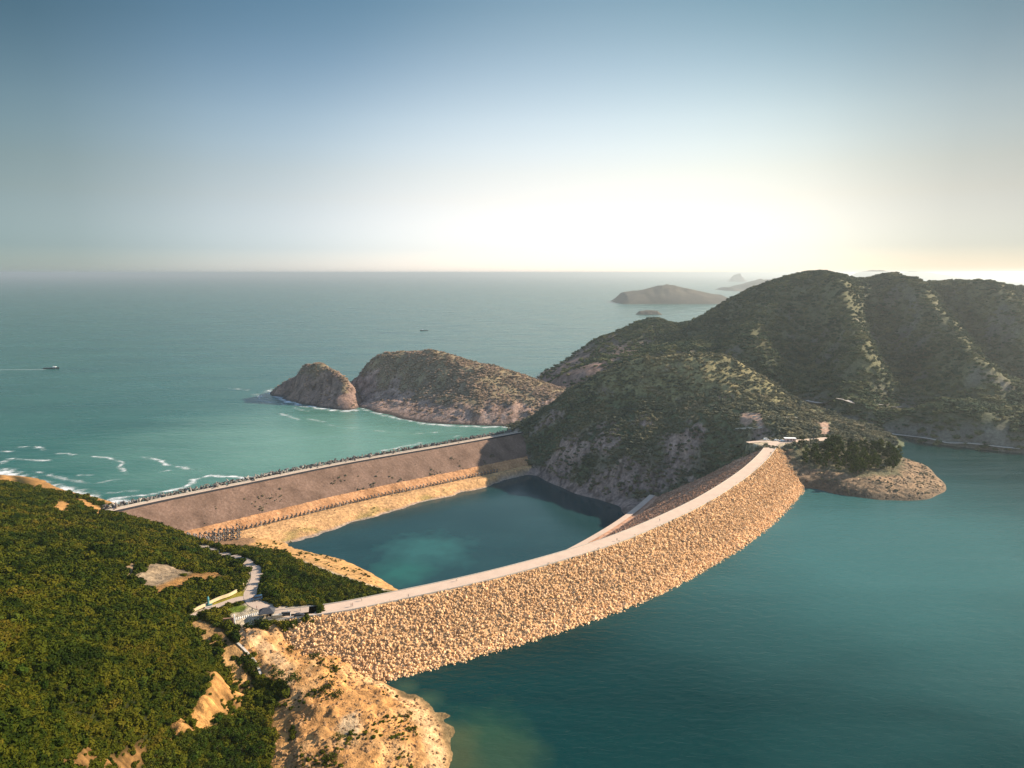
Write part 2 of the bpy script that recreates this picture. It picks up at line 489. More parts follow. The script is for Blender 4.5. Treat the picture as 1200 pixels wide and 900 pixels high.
M['hair'] = plain('black_hair', (0.015, 0.012, 0.01), 0.6, 0, 0.1)
M['pink_wall'] = plain('pink_render', (0.5, 0.33, 0.28), 0.9, 0, 0.1)
M['foam'] = None

# ------------------------------------------------------------------ terrain class
class Terrain:
    def __init__(self, xs, ys, Z):
        self.xs, self.ys, self.Z = xs, ys, Z           # Z[j, i]
    def h(self, x, y):
        x = np.clip(np.asarray(x, float), self.xs[0], self.xs[-1] - 1e-6); y = np.clip(np.asarray(y, float), self.ys[0], self.ys[-1] - 1e-6)
        i = np.clip(np.searchsorted(self.xs, x, 'right') - 1, 0, len(self.xs) - 2)
        j = np.clip(np.searchsorted(self.ys, y, 'right') - 1, 0, len(self.ys) - 2)
        u = (x - self.xs[i]) / (self.xs[i + 1] - self.xs[i]); v = (y - self.ys[j]) / (self.ys[j + 1] - self.ys[j])
        Z = self.Z
        return (Z[j, i] * (1 - u) + Z[j, i + 1] * u) * (1 - v) + (Z[j + 1, i] * (1 - u) + Z[j + 1, i + 1] * u) * v
    def slope(self):
        gy, gx = np.gradient(self.Z, self.ys, self.xs)
        return np.hypot(gx, gy)
    def hit(self, px, py, y0=90, y1=2200):
        a, f, d = ray(px, py)
        Y = np.linspace(y0, y1, 3000)
        X, Zr = a / f * Y, CAM_H - d / f * Y
        ok = (X > self.xs[0]) & (X < self.xs[-1]) & (Y > self.ys[0]) & (Y < self.ys[-1])
        k = np.nonzero(ok & (self.h(X, Y) >= Zr))[0]
        k = k[0] if len(k) else (np.nonzero(ok)[0][-1] if ok.any() else 0)
        return (float(X[k]), float(Y[k]), float(Zr[k]))
    def grids(self):
        return np.meshgrid(self.xs, self.ys)
    def build(self, name, albedo, zmin, keep=None, smooth=True):
        X, Y = self.grids()
        ny, nx = X.shape
        V = np.stack([X, Y, self.Z], -1).reshape(-1, 3)
        idx = np.arange(nx * ny).reshape(ny, nx)
        F = np.stack([idx[:-1, :-1], idx[:-1, 1:], idx[1:, 1:], idx[1:, :-1]], -1).reshape(-1, 4)
        zz = self.Z.ravel()
        ok = zz[F].max(1) > zmin
        if keep is not None: ok &= keep.ravel()[F].all(1)
        F = F[ok]
        used = np.zeros(len(V), bool); used[F.ravel()] = True
        remap = np.cumsum(used) - 1
        A = np.concatenate([albedo.reshape(-1, 3), np.ones((nx * ny, 1))], 1)[used]
        me = mesh_np(name, V[used], remap[F], M['terrain'], smooth=smooth, attrs={'albedo': A})
        o = link(name, me)
        return tag(o, kind='structure')
def axis(*spans):
    """spans: (start, end, step)"""
    return np.unique(np.concatenate([np.arange(a, b + 1e-6, s) for a, b, s in spans]))
def mixc(a, b, t):
    return a * (1 - t[..., None]) + np.asarray(b) * t[..., None]

C_SOIL = np.array((0.018, 0.021, 0.004)); C_FARVEG = np.array((0.060, 0.070, 0.038))
C_ROCK = np.array((0.255, 0.180, 0.148)); C_ORANGE = np.array((0.34, 0.18, 0.060)); C_SAND = np.array((0.38, 0.22, 0.088))
C_PALE = np.array((0.40, 0.33, 0.23)); C_DARKROCK = np.array((0.10, 0.08, 0.07))

# ------------------------------------------------------------------ the two dams: centre lines
def catmull(pts, n):
    P = np.array(pts, float)
    P = np.vstack([2 * P[0] - P[1], P, 2 * P[-1] - P[-2]])
    out = []
    for i in range(1, len(P) - 2):
        for t in np.linspace(0, 1, n, endpoint=False):
            a, b, c, d = P[i - 1], P[i], P[i + 1], P[i + 2]
            out.append(0.5 * (2 * b + (c - a) * t + (2 * a - 5 * b + 4 * c - d) * t * t + (3 * b - a - 3 * c + d) * t ** 3))
    out.append(P[-2])
    return np.array(out)
def resample(P, step):
    P = np.asarray(P, float)
    s = np.concatenate([[0], np.cumsum(np.linalg.norm(np.diff(P[:, :2], axis=0), axis=1))])
    n = max(2, int(s[-1] / step) + 1)
    t = np.linspace(0, s[-1], n)
    return np.stack([np.interp(t, s, P[:, k]) for k in range(P.shape[1])], 1)
def normals2(P):
    T = np.gradient(P[:, :2], axis=0)
    T /= np.linalg.norm(T, axis=1)[:, None] + 1e-9
    return np.stack([T[:, 1], -T[:, 0]], 1)            # to the right of travel
Z_RES, Z_POOL, Z_CREST, Z_COF = 40.0, -15.0, 60.0, 20.0
DAM = resample(catmull([PZ(x, y, Z_CREST) for x, y in ((312, 722), (340, 719), (400, 711), (470, 697), (540, 682), (600, 667.5), (660, 651), (720, 632), (780, 607), (830, 582), (870, 556), (893, 536), (906, 520))], 12), 2.0)
DAM_N = normals2(DAM)
COF = resample(catmull([PZ(x, y, Z_COF) for x, y in ((118, 601), (140, 596), (200, 583), (300, 563), (400, 543), (500, 525.5), (560, 515), (610, 506))], 12), 2.0)
COF_N = normals2(COF)

# ------------------------------------------------------------------ left hillside, dirt foreground, pool's west bank
ROAD_A = [PZ(*p) for p in ((236, 641, 24), (255, 648, 33), (276, 653, 40), (290, 659, 46), (299, 667, 51), (301, 676, 55), (297, 687, 58), (293, 697, 60), (298, 707, 60), (313, 713, 60), (335, 716.5, 60), (362, 714, 60))]
ROAD_B = [PZ(*p) for p in ((296, 701, 60), (280, 702, 60), (262, 708, 60), (243, 715, 60), (228, 722, 60.5))]
TRACK = [PZ(*p) for p in ((231, 730, 61.5), (240, 741, 61), (252, 757, 59), (266, 773, 57), (280, 790, 53.5), (289, 806, 50))]
BEACH_TRACK = [PZ(*p) for p in ((352, 659, 2), (370, 666, 2), (400, 677, 1), (430, 687, 0), (452, 694, 0))]
c1 = [PZ(*p) for p in (
    (0, 558, 14), (20, 566, 10), (60, 576, 10), (90, 583, 13), (118, 598, 17), (128, 602, 19),
    (0, 600, 55), (60, 620, 60), (60, 590, 36), (100, 610, 40), (140, 606, 26), (150, 650, 65), (0, 650, 78), (80, 660, 73), (170, 612, 27), (200, 629, 28),
    (0, 700, 90), (150, 700, 75), (75, 700, 84), (100, 750, 86), (200, 700, 66), (200, 745, 72), (0, 800, 104), (100, 800, 94), (0, 900, 112), (100, 880, 90), (160, 800, 84),
    (215, 660, 50), (240, 670, 55), (262, 690, 60), (240, 700, 62.5),
    (228, 770, 70), (262, 795, 62), (238, 817, 63), (212, 842, 65), (170, 865, 70), (130, 885, 76),
    (284, 815, 49), (266, 838, 49), (232, 862, 51), (190, 888, 54), (250, 880, 49), (320, 890, 45), (300, 840, 47), (325, 850, 47),
    (275, 745, 58), (300, 747, 58), (320, 770, 55), (340, 800, 52), (305, 800, 52), (270, 728, 60), (300, 722, 60),
    (330, 660, 28), (300, 648, 9), (290, 634, -6), (350, 700, 45), (400, 690, 20), (430, 692, 9), (320, 690, 50), (380, 675, 8), (330, 680, 42),
    (320, 640, -11), (350, 650, -8), (400, 661, -8), (430, 674, -9), (300, 640, -3), (345, 640, -16), (400, 653, -17), (430, 666, -18), (457, 682, -18), (450, 640, -26), (520, 620, -28), (380, 625, -22),
    (345, 765, 51), (400, 775, 47), (430, 790, 43), (455, 800, 40.8), (450, 830, 46), (490, 836, 41.5), (512, 855, 40.7), (521, 900, 40.6), (480, 880, 45), (430, 850, 48), (380, 830, 50), (400, 900, 49), (345, 870, 47), (320, 745, 57),
    (560, 850, 38), (545, 880, 38.5), (600, 890, 36.5), (540, 815, 34), (500, 805, 34), (660, 880, 24), (700, 800, 16),
    (240, 628, -8), (200, 622, -6), (245, 641, 6), (262, 645.5, 9), (280, 648, 12), (230, 635, 4), (250, 634, -6), (275, 640, -5), (225, 628, -6), (262, 630, -7.5), (215, 625, -6))]
c1 += [(-480, 760, -18), (-400, 700, -15), (-350, 640, -8), (-250, 720, -20), (-580, 760, -15), (-660, 700, -8), (-620, 560, 40), (-430, 470, 60),
       (-250, 100, 118), (-110, 60, 100), (40, 80, 40), (60, 150, 24), (-450, 250, 112), (-600, 400, 86), (-400, 330, 88), (-20, 140, 44), (-60, 120, 62), (-90, 150, 70),
       (-10, 300, 10), (40, 340, -5), (20, 400, -25), (60, 250, 5), (-40, 360, 5), (-120, 560, -24), (-220, 620, -14), (-60, 620, -26), (-60, 480, -22), (60, 480, -25)]
f1 = tps(c1, 0.3)
xs1 = axis((-620, -360, 4), (-360, -160, 1.5), (-160, 0, 1.0), (0, 64, 2)); ys1 = axis((60, 130, 3), (130, 310, 1.0), (310, 520, 1.5), (520, 780, 3))
X1, Y1 = np.meshgrid(xs1, ys1)
Z1 = f1(X1, Y1)
flat = np.zeros_like(Z1)
for path, hw in ((ROAD_A, 5.0), (ROAD_B, 4.0), (TRACK, 3.0), (BEACH_TRACK, 3.0)):
    d, z = seg_dist(X1, Y1, path)
    t = 1 - sstep(hw, hw + 9, d)
    Z1 = Z1 * (1 - t) + z * t
    flat = np.maximum(flat, t)
PLAZA = [PZ(x, y, 60)[:2] for x, y in ((272, 716), (300, 700), (330, 711), (375, 711), (372, 720), (330, 728), (300, 730), (268, 735))]
t = poly_soft(X1, Y1, PLAZA, 4.0)
Z1 = Z1 * (1 - t) + 60.0 * t
flat = np.maximum(flat, t)
rough = (1 - flat)
Z1 = Z1 + rough * (fbm(X1, Y1, 40, 4, 3) * 3.2 * sstep(10, 60, Z1) + fbm(X1, Y1, 7, 3, 9) * 0.7)
T1 = Terrain(xs1, ys1, Z1)
PLAT = [T1.hit(x, y)[:2] for x, y in ((276, 738), (306, 735), (345, 757), (388, 764), (432, 784), (462, 797), (470, 818), (495, 826), (516, 850), (527, 905), (530, 985), (335, 985), (330, 905), (342, 860), (333, 825), (338, 800), (300, 790), (283, 765))]
CLIFF = [T1.hit(x, y)[:2] for x, y in ((268, 792), (288, 806), (286, 825), (262, 838), (222, 858), (195, 868), (205, 848), (232, 822))]
CLIFF2 = [T1.hit(x, y)[:2] for x, y in ((168, 870), (172, 882), (120, 905), (80, 905), (115, 884))]
EARTH = [T1.hit(x, y)[:2] for x, y in ((322, 815), (345, 822), (340, 905), (318, 905))]
SHOT = [T1.hit(x, y)[:2] for x, y in ((168, 668), (174, 660), (188, 661), (206, 665), (228, 669), (214, 677), (196, 683), (180, 690), (166, 686), (160, 680))]
SHOT2 = [T1.hit(x, y)[:2] for x, y in ((145, 666), (152, 659), (164, 659), (164, 666), (157, 676), (150, 681))]
SHOT_LOW = [T1.hit(x, y)[:2] for x, y in ((180, 688), (200, 681), (228, 673), (262, 672), (258, 679), (215, 686), (188, 700), (178, 702))]
STRIP = [T1.hit(x, y)[:2] for x, y in ((233, 728), (246, 730), (268, 742), (284, 762), (293, 790), (284, 802), (268, 792), (250, 768), (237, 746))]
COASTROCK = [T1.hit(x, y)[:2] for x, y in ((62, 588), (75, 586), (85, 592), (80, 600), (64, 600))]
COASTROCK2 = [T1.hit(x, y)[:2] for x, y in ((88, 582), (104, 588), (122, 597), (118, 604), (100, 596), (90, 589))]
COASTROCK3 = [T1.hit(x, y)[:2] for x, y in ((0, 553), (15, 560), (14, 566), (0, 563))]
BEACH = [PZ(*p)[:2] for p in ((296, 627, -8), (330, 625, -14), (352, 641, -15), (400, 655, -15), (458, 681, -14), (462, 694, -4), (440, 692, 2), (400, 678, 3), (365, 666, 4), (335, 652, 4), (305, 640, 0), (285, 632, -3))]
YARD = [PZ(x, y, -6)[:2] for x, y in ((200, 618), (225, 608), (292, 612), (300, 634), (284, 642), (240, 642), (205, 634))]
GRASS = [PZ(x, y, 60)[:2] for x, y in ((262, 715), (277, 709.5), (289, 709), (290, 712), (283, 717), (268, 719))]
VERGE = [PZ(x, y, 60)[:2] for x, y in ((232, 714), (262, 700), (290, 688), (292, 692), (285, 700), (262, 706), (238, 713))]
def mask1(poly, soft): return poly_soft(X1, Y1, poly, soft)
bare1 = np.zeros_like(Z1)
alb = np.broadcast_to(C_SOIL, Z1.shape + (3,)).copy()
alb = mixc(alb, np.array((0.030, 0.026, 0.005)), sstep(0.0, 0.5, fbm(X1, Y1, 60, 3, 41)) * 0.6)
slope1 = T1.slope()
grime = fbm(X1, Y1, 12, 4, 77)
streak = fbm(X1 * 3, Y1, 9, 3, 78)
for poly, c, soft in ((PLAT, C_SAND * np.array((1.08, 0.97, 0.88)), 2.0), (CLIFF, C_ORANGE, 1.5), (CLIFF2, C_ORANGE * 0.5, 1.5), (EARTH, C_ORANGE, 1.5), (SHOT, np.array((0.20, 0.15, 0.098)), 1.4), (SHOT2, np.array((0.24, 0.165, 0.095)), 1.4), (STRIP, C_SAND * .6, 2.0), (SHOT_LOW, C_ORANGE * 0.6, 2.2),
                      (COASTROCK, C_ORANGE, 3.0), (COASTROCK2, C_ORANGE, 3.0), (COASTROCK3, C_ORANGE, 3.0), (BEACH, C_SAND, 3.0)):
    t = mask1(poly, soft)
    cc = np.asarray(c) * (1 + 0.45 * grime + 0.3 * streak)[..., None]
    alb = alb * (1 - t[..., None]) + cc * t[..., None]
    bare1 = np.maximum(bare1, t)
for path, hw, c in ((TRACK, 1.8, C_SAND * 0.85), (BEACH_TRACK, 2.0, C_PALE * 1.15), (ROAD_A, 3.6, C_PALE * 0.7), (ROAD_B, 3.0, C_PALE * 0.7)):
    d, _ = seg_dist(X1, Y1, path)
    t = 1 - sstep(hw, hw + 1.8, d)
    alb = mixc(alb, c, t); bare1 = np.maximum(bare1, t)
t = mask1(YARD, 2.0) * (Z1 < 6); alb = mixc(alb, np.array((0.22, 0.13, 0.07)), t); bare1 = np.maximum(bare1, t)
t = mask1(PLAZA, 1.5); alb = mixc(alb, C_PALE * 0.95, t); bare1 = np.maximum(bare1, t)
t = mask1(GRASS, 0.6); alb = mixc(alb, np.array((0.085, 0.115, 0.012)), t); bare1 = np.maximum(bare1, t)
t = mask1(VERGE, 0.8); alb = mixc(alb, np.array((0.20, 0.17, 0.02)), t); bare1 = np.maximum(bare1, t)
shore = (1 - sstep(2, 9, Z1)) * (Y1 > 520) * (X1 < -300)
alb = mixc(alb, C_ORANGE * 0.8, shore); bare1 = np.maximum(bare1, shore)
lowpool = 1 - sstep(-13.5, -8, Z1 + 1.5 * grime)
alb = mixc(alb, C_SAND, lowpool * (X1 > -260)); bare1 = np.maximum(bare1, lowpool)
rim1 = sstep(40.2, 40.9, Z1 + .3 * grime) * (1 - sstep(42.2, 43.6, Z1 + .8 * grime)) * mask1(PLAT, 4.0)
alb = mixc(alb, np.array((0.52, 0.36, 0.20)), rim1 * .7)
ROCKP = [T1.hit(x, y)[:2] for x, y in ((402, 843), (418, 838), (424, 850), (418, 866), (406, 872), (396, 858))]
rp = mask1(ROCKP, 1.5); alb = mixc(alb, np.array((0.40, 0.315, 0.205)) , rp * .75)
PTRACK = [T1.hit(x, y)[:2] for x, y in ((285, 742), (300, 752), (318, 768), (333, 785), (338, 800))]
d_, _ = seg_dist(X1, Y1, PTRACK); alb = mixc(alb, np.array((0.46, 0.31, 0.175)), (1 - sstep(2.2, 4.0, d_)) * .8)
wet = (1 - sstep(40.3, 41.4, Z1)) * sstep(20, 36, Z1) * (Y1 < 320)
alb = mixc(alb, np.array((0.30, 0.20, 0.10)), wet * 0.5)
dampatch = mask1(PLAT, 2) * sstep(0.0, 0.35, fbm(X1, Y1, 22, 4, 55))
alb = mixc(alb, np.array((0.29, 0.15, 0.055)), dampatch * (1 - rim1) * 0.85)
# erosion gullies in the bare earth
plat1 = mask1(PLAT, 5.0) * (1 - flat)
ca, cb = np.array(CLIFF[0]), np.array(CLIFF[5])
ct = (ca - cb) / np.linalg.norm(ca - cb)
along = X1 * ct[0] + Y1 * ct[1]; across = -X1 * ct[1] + Y1 * ct[0]
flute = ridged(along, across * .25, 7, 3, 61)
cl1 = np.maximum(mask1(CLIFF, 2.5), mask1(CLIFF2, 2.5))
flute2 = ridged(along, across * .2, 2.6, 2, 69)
alb = alb * (1 + cl1[..., None] * np.clip(0.55 * flute + .9 * flute2 - 0.75, -.8, .35)[..., None])  # gully creases darkened in the colour itself, painted shade on the cliff
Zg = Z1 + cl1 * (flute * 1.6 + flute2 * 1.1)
sh1 = sstep(40.8, 44, Z1)
Zg = Zg + plat1 * sh1 * (ridged(X1, Y1, 24, 4, 63) * 0.8 + fbm(X1, Y1, 5, 3, 64) * 1.0 + ridged(X1 + .5 * Y1, Y1, 8, 3, 68) * .7)
zq = Zg / 2.6
zterr = (np.floor(zq) + sstep(.3, .7, zq - np.floor(zq))) * 2.6
kt = plat1 * sh1 * sstep(42.5, 45, Zg) * .75
Zg = Zg * (1 - kt) + zterr * kt
shotm = np.maximum(np.maximum(mask1(SHOT, 2.0), mask1(SHOT2, 2.0)), mask1(SHOT_LOW, 2.0))
Zg = Zg + shotm * fbm(X1 * 2.5, Y1, 8, 3, 65) * 1.0
ruts = sstep(0.55, 0.9, ridged(X1 + 8 * fbm(X1, Y1, 30, 2, 66), Y1 * .45, 20, 2, 67))
alb = mixc(alb, np.array((0.46, 0.30, 0.15)), plat1 * ruts * .6)
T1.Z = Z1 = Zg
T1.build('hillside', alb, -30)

# ------------------------------------------------------------------ middle hill
c2 = [PZ(*p) for p in (
    (600, 557, -14.5), (630, 557, -14.5), (660, 571, -14.5), (700, 584, -14.5), (728, 593, -14.5), (742, 593, -10),
    (880, 501, 66), (905, 512, 60.5), (940, 511, 60.5), (940, 495, 63), (970, 508, 59.5), (968, 497, 61), (590, 540, -12), (590, 570, -22), (640, 600, -24), (700, 610, -24), (607, 499, 1))]
c2 += [PY(*p) for p in ((605, 511, 838), (640, 481, 850), (660, 466, 842), (680, 455, 838), (720, 435, 830), (760, 425, 822), (820, 418, 820), (860, 425, 810), (900, 450, 780), (930, 470, 752), (955, 486, 722),
                        (660, 520, 770), (700, 530, 725), (740, 540, 695), (780, 510, 715), (820, 500, 700), (860, 490, 690), (720, 480, 780), (780, 460, 775), (840, 455, 760), (900, 475, 725), (640, 520, 795))]
c2 += [(150, 900, 62), (60, 920, 26), (240, 880, 84), (320, 820, 55), (360, 760, 48), (250, 990, 40), (100, 1000, 22), (10, 900, 4), (-40, 880, -12), (-30, 960, -8), (400, 720, 39), (330, 650, 46), (243, 612, 57),
       (80, 620, -26), (0, 700, -30), (-40, 780, -24), (420, 850, 45)]
def face_z(x, y, prof):
    """height of the dam's swept face above a point"""
    x = np.atleast_1d(np.asarray(x, float)); y = np.atleast_1d(np.asarray(y, float))
    d2 = (x[:, None] - DAM[None, ::3, 0]) ** 2 + (y[:, None] - DAM[None, ::3, 1]) ** 2
    k = d2.argmin(1) * 3
    of = (x - DAM[k, 0]) * DAM_N[k, 0] + (y - DAM[k, 1]) * DAM_N[k, 1]
    pr = np.array(prof)
    return np.interp(of, pr[:, 0], pr[:, 1]), of
def face_hit(px, py, prof, y0=300):
    a, f, d = ray(px, py)
    Y = np.linspace(y0, 760, 1500)
    z, of = face_z(a / f * Y, Y, prof)
    ok = np.nonzero((of < -6) & (of > -119) & (CAM_H - d / f * Y <= z))[0]
    if not len(ok):
        return None
    k = ok[0]
    return (float(a / f * Y[k]), float(Y[k]), float(z[k]))
DOWN = [(-120, -24), (-112, -8.0), (-111, -5), (-103, -5), (-102, -4.6), (-58, 22), (-4.7, 59.6)]
for q in ((775, 578), (800, 567), (825, 555), (850, 542), (868, 532), (882, 524.5)):
    hq = face_hit(*q, DOWN)
    if hq is None: continue
    hx, hy, hz_ = hq
    c2.append((hx, hy, hz_ - .6))
    fx, fy = np.array((hx, hy)) + (np.array((DAM[:, 0], DAM[:, 1])).T[((DAM[:, 0] - hx) ** 2 + (DAM[:, 1] - hy) ** 2).argmin()] - np.array((hx, hy))) * .45
    c2.append((float(fx), float(fy), float(face_z(fx, fy, DOWN)[0][0]) - 16))
c2 += [(380, 640, 30), (400, 600, 24), (350, 560, 20), (430, 690, 30), (330, 600, 34), (300, 560, 30), (262, 560, 38), (262, 590, 46)]
f2 = tps(c2, 0.2)
xs2 = axis((-60, 440, 2.2)); ys2 = axis((540, 860, 2.2), (860, 1040, 5))
X2, Y2 = np.meshgrid(xs2, ys2)
Z2 = f2(X2, Y2)
amp2 = sstep(-14, 12, Z2) * (1 - np.exp(-(np.hypot(X2 - 260, Y2 - 640) / 55) ** 2))
Z2 = Z2 + amp2 * (ridged(X2, Y2, 70, 3, 21) * 5.5 + fbm(X2, Y2, 22, 4, 23) * 3.0 + fbm(X2, Y2, 6, 2, 24) * 0.8)
crag2 = amp2 * sstep(0.05, .4, fbm(X2, Y2, 45, 4, 31) + .2 * (1 - sstep(0, 40, Z2)))
Z2 = Z2 + crag2 * (ridged(X2, Y2, 16, 3, 27) * 2.6 + ridged(X2, Y2, 6, 2, 28) * 1.0)
T2 = Terrain(xs2, ys2, Z2)
sl2 = T2.slope()
n2 = fbm(X2, Y2, 45, 4, 31)
rock2 = sstep(0.05, 0.45, n2 + 0.55 * sstep(0.55, 1.0, sl2) - 0.28 - 0.25 * sstep(30, 90, Z2) + 0.25 * (1 - sstep(-5, 25, Z2)))
rock2 = np.maximum(rock2, 1 - sstep(-11, -4, Z2 + 3 * n2))
alb2 = np.broadcast_to(C_FARVEG, Z2.shape + (3,)).copy()
alb2 = mixc(alb2 * 1.4, np.array((0.12, 0.105, 0.055)), sstep(0, 0.5, fbm(X2, Y2, 60, 3, 33)))
alb2 = alb2 * (1 - rock2[..., None]) + rock2[..., None] * (C_ROCK * (1 + 0.6 * fbm(X2, Y2, 9, 4, 35))[..., None])
lit_grass2 = sstep(52, 95, Z2 + 22 * fbm(X2, Y2, 30, 3, 245)) * (1 - rock2)
alb2 = mixc(alb2, np.array((0.21, 0.175, 0.085)), lit_grass2 * .8)  # paler crest: dry grass, with sunlight on the ridge put into its colour
crack2 = sstep(.55, .85, ridged(X2, Y2 * .6, 13, 3, 247))
alb2 = alb2 * (1 - .6 * (rock2 * crack2)[..., None])
pad = poly_soft(X2, Y2, [PZ(x, y, 60)[:2] for x, y in ((876, 518.5), (893, 514.5), (930, 514.5), (972, 512), (975, 515), (935, 520), (908, 524), (890, 522))], 1.5)
alb2 = mixc(alb2, C_PALE, pad)
pad_w = poly_soft(X2, Y2, [PZ(x, y, 60)[:2] for x, y in ((872, 519), (890, 512.5), (930, 512), (976, 510), (980, 517), (935, 523), (905, 527), (888, 524))], 5)
Z2 = Z2 * (1 - pad_w) + 59.9 * pad_w
bench = poly_soft(X2, Y2, [T2.hit(x, y)[:2] for x, y in ((868, 484), (892, 484), (895, 501), (868, 502))], 2)
bench2 = poly_soft(X2, Y2, [T2.hit(x, y)[:2] for x, y in ((958, 495), (972, 496), (974, 510), (962, 511))], 2)
alb2 = mixc(alb2, np.array((0.34, 0.22, 0.16)), np.maximum(bench, bench2))
T2.Z = Z2
T2.build('hill', alb2, -32)

# ------------------------------------------------------------------ wooded point in the reservoir
c3 = [PZ(*p) for p in ((948, 573, 39.5), (975, 579, 39.5), (1000, 583, 39.5), (1030, 587, 39.5), (1060, 588, 39.5), (1090, 586, 39.5), (1110, 577, 39.5), (1108, 566, 39.5), (1090, 548, 39.5), (1070, 538, 39.5), (1058, 528, 39.5), (1040, 520, 39.5), (1010, 512, 41),
                       (945, 557, 47), (970, 563, 46.5), (1000, 569, 46), (1040, 573, 45), (1075, 573, 44), (1095, 568, 42.5), (1080, 556, 44), (1050, 552, 48), (1000, 550, 50), (960, 540, 52), (935, 541, 53), (925, 527, 59), (950, 522, 58), (990, 525, 53), (1030, 530, 50), (970, 515, 58),
                       (950, 585, 33), (1000, 596, 33), (1060, 602, 33), (1120, 595, 33), (1130, 575, 33), (1120, 550, 33), (1080, 525, 33))]
c3 += [(236, 590, 55), (240, 560, 46), (228, 540, 38), (300, 690, 52)]
f3 = tps(c3, 0.1)
xs3 = axis((222, 400, 1.5)); ys3 = axis((490, 700, 1.5))
X3, Y3 = np.meshgrid(xs3, ys3)
Z3 = f3(X3, Y3)
Z3 = Z3 + sstep(39, 44, Z3) * (fbm(X3, Y3, 14, 4, 41) * 1.8 + ridged(X3, Y3, 7, 3, 44) * 0.9)
Z3 = Z3 - 18 * sstep(618, 642, Y3) - 12 * sstep(236, 226, X3) * sstep(600, 620, Y3)
PADPOLY = [PZ(x, y, 60)[:2] for x, y in ((872, 519), (890, 511), (930, 510), (976, 508), (982, 517), (935, 523.5), (905, 527), (888, 524))]
pad3 = poly_soft(X3, Y3, PADPOLY, 5)
Z3 = np.where(pad3 > .02, np.minimum(Z3, 59.2 - 4 * pad3), np.minimum(Z3, 61 - .1 * (Y3 - 560)))
T3 = Terrain(xs3, ys3, Z3)
n3 = fbm(X3, Y3, 10, 4, 43)
alb3 = np.broadcast_to(np.array((0.24, 0.16, 0.095)), Z3.shape + (3,)) * (1 + 0.5 * n3)[..., None]
alb3 = mixc(alb3, np.array((0.105, 0.078, 0.052)), sstep(0.25, 0.6, T3.slope() + 0.5 * n3))
wood = poly_soft(X3, Y3, [T3.hit(x, y, 400)[:2] for x, y in ((928, 530), (950, 520), (990, 516), (1040, 524), (1060, 540), (1055, 556), (1010, 560), (960, 550), (935, 545))], 4)
alb3 = mixc(alb3, C_FARVEG, wood * 0.8)
T3.build('terrain', alb3, 30)
veg2 = (1 - .62 * lit_grass2) * (1 - np.maximum.reduce([rock2 * .6, pad, bench, bench2])) * (Z2 > -9) * ~((Z2 < 42) & (X2 > 235)) * ((X2 < 224) | (X2 > 398) | (Y2 > 698) | (Z2 > T3.h(X2, Y2) + .3))

# ------------------------------------------------------------------ mountain behind
c4 = [PZ(*p) for p in ((1000, 506, 42), (1050, 516, 40.5), (1100, 521, 40.5), (1150, 526, 40.5), (1200, 531, 40.5), (1050, 524, 33), (1100, 530, 33), (1200, 541, 33), (622, 447, 0), (640, 441, 6))]
c4 += [PY(*p) for p in ((650, 433, 1340), (690, 405, 1390), (730, 385, 1420), (770, 371.5, 1450), (797, 380.5, 1400), (815, 373, 1330), (783, 376, 1430), (850, 352, 1300), (900, 330, 1270), (930, 321, 1260), (957, 316, 1250), (985, 321, 1250), (1008, 325, 1250), (1025, 323.5, 1250), (1046, 317, 1250), (1062, 322, 1240), (1080, 330, 1230), (1120, 326, 1210), (1160, 330, 1180), (1200, 335, 1150), (1260, 345, 1130),
                        (1000, 470, 800), (1100, 472, 810), (1180, 475, 790), (1100, 430, 950), (1100, 380, 1090), (1000, 430, 940), (1000, 380, 1090), (1180, 430, 910), (1180, 380, 1030), (960, 400, 1060), (960, 445, 910), (930, 460, 880), (960, 480, 830),
                        (900, 370, 1180), (900, 410, 1050), (850, 400, 1140), (850, 425, 1040), (800, 400, 1220), (800, 412, 1100), (750, 405, 1280), (700, 420, 1260), (660, 440, 1230), (650, 450, 1120))]
_sky = [(730, 387, 1420), (750, 378, 1440), (770, 373.5, 1450), (785, 379, 1425), (797, 383, 1400), (815, 376, 1330), (850, 355, 1300), (875, 343, 1285), (900, 333, 1270), (930, 324, 1260), (957, 319, 1250), (985, 323, 1250), (1008, 328.5, 1250), (1025, 327, 1250), (1046, 320, 1250), (1062, 326, 1240), (1080, 332, 1230), (1120, 330, 1210), (1160, 333, 1180), (1200, 338, 1150), (1260, 348, 1130)]
c4 = [c for c in c4 if not any(abs(c[1] - q[2]) < 1e-6 and abs(c[0] - PY(*q)[0]) < 30 for q in ((730, 385, 1420), (770, 371.5, 1450), (797, 380.5, 1400), (815, 373, 1330), (783, 376, 1430), (850, 352, 1300), (900, 330, 1270), (930, 321, 1260), (957, 316, 1250), (985, 321, 1250), (1008, 325, 1250), (1025, 323.5, 1250), (1046, 317, 1250), (1062, 322, 1240), (1080, 330, 1230), (1120, 326, 1210), (1160, 330, 1180), (1200, 335, 1150), (1260, 345, 1130)))]
for q in _sky:
    X_, Y_, Z_ = PY(*q)
    c4.append((X_, Y_, Z_))
    c4.append((X_ + .25 * 90, Y_ + 90, Z_ - 22)); c4.append((X_ + .25 * 200, Y_ + 200, Z_ * .55))
c4 += [(30, 1500, -14), (-20, 1380, -12), (110, 1620, -14), (260, 1680, -12), (450, 1650, 0), (700, 1650, 40), (1000, 1600, 60), (1250, 1300, 120), (1100, 1000, 150), (800, 800, 60), (700, 640, 36), (900, 700, 60), (120, 1060, 30), (40, 1200, 8), (200, 1000, 45), (330, 900, 46), (60, 1110, 16), (-20, 1250, -10)]
f4 = tps(c4, 0.2)
xs4 = axis((-60, 1250, 5)); ys4 = axis((640, 1700, 5))
X4, Y4 = np.meshgrid(xs4, ys4)
Z4 = f4(X4, Y4)
T4 = Terrain(xs4, ys4, Z4)
add = np.zeros_like(Z4)
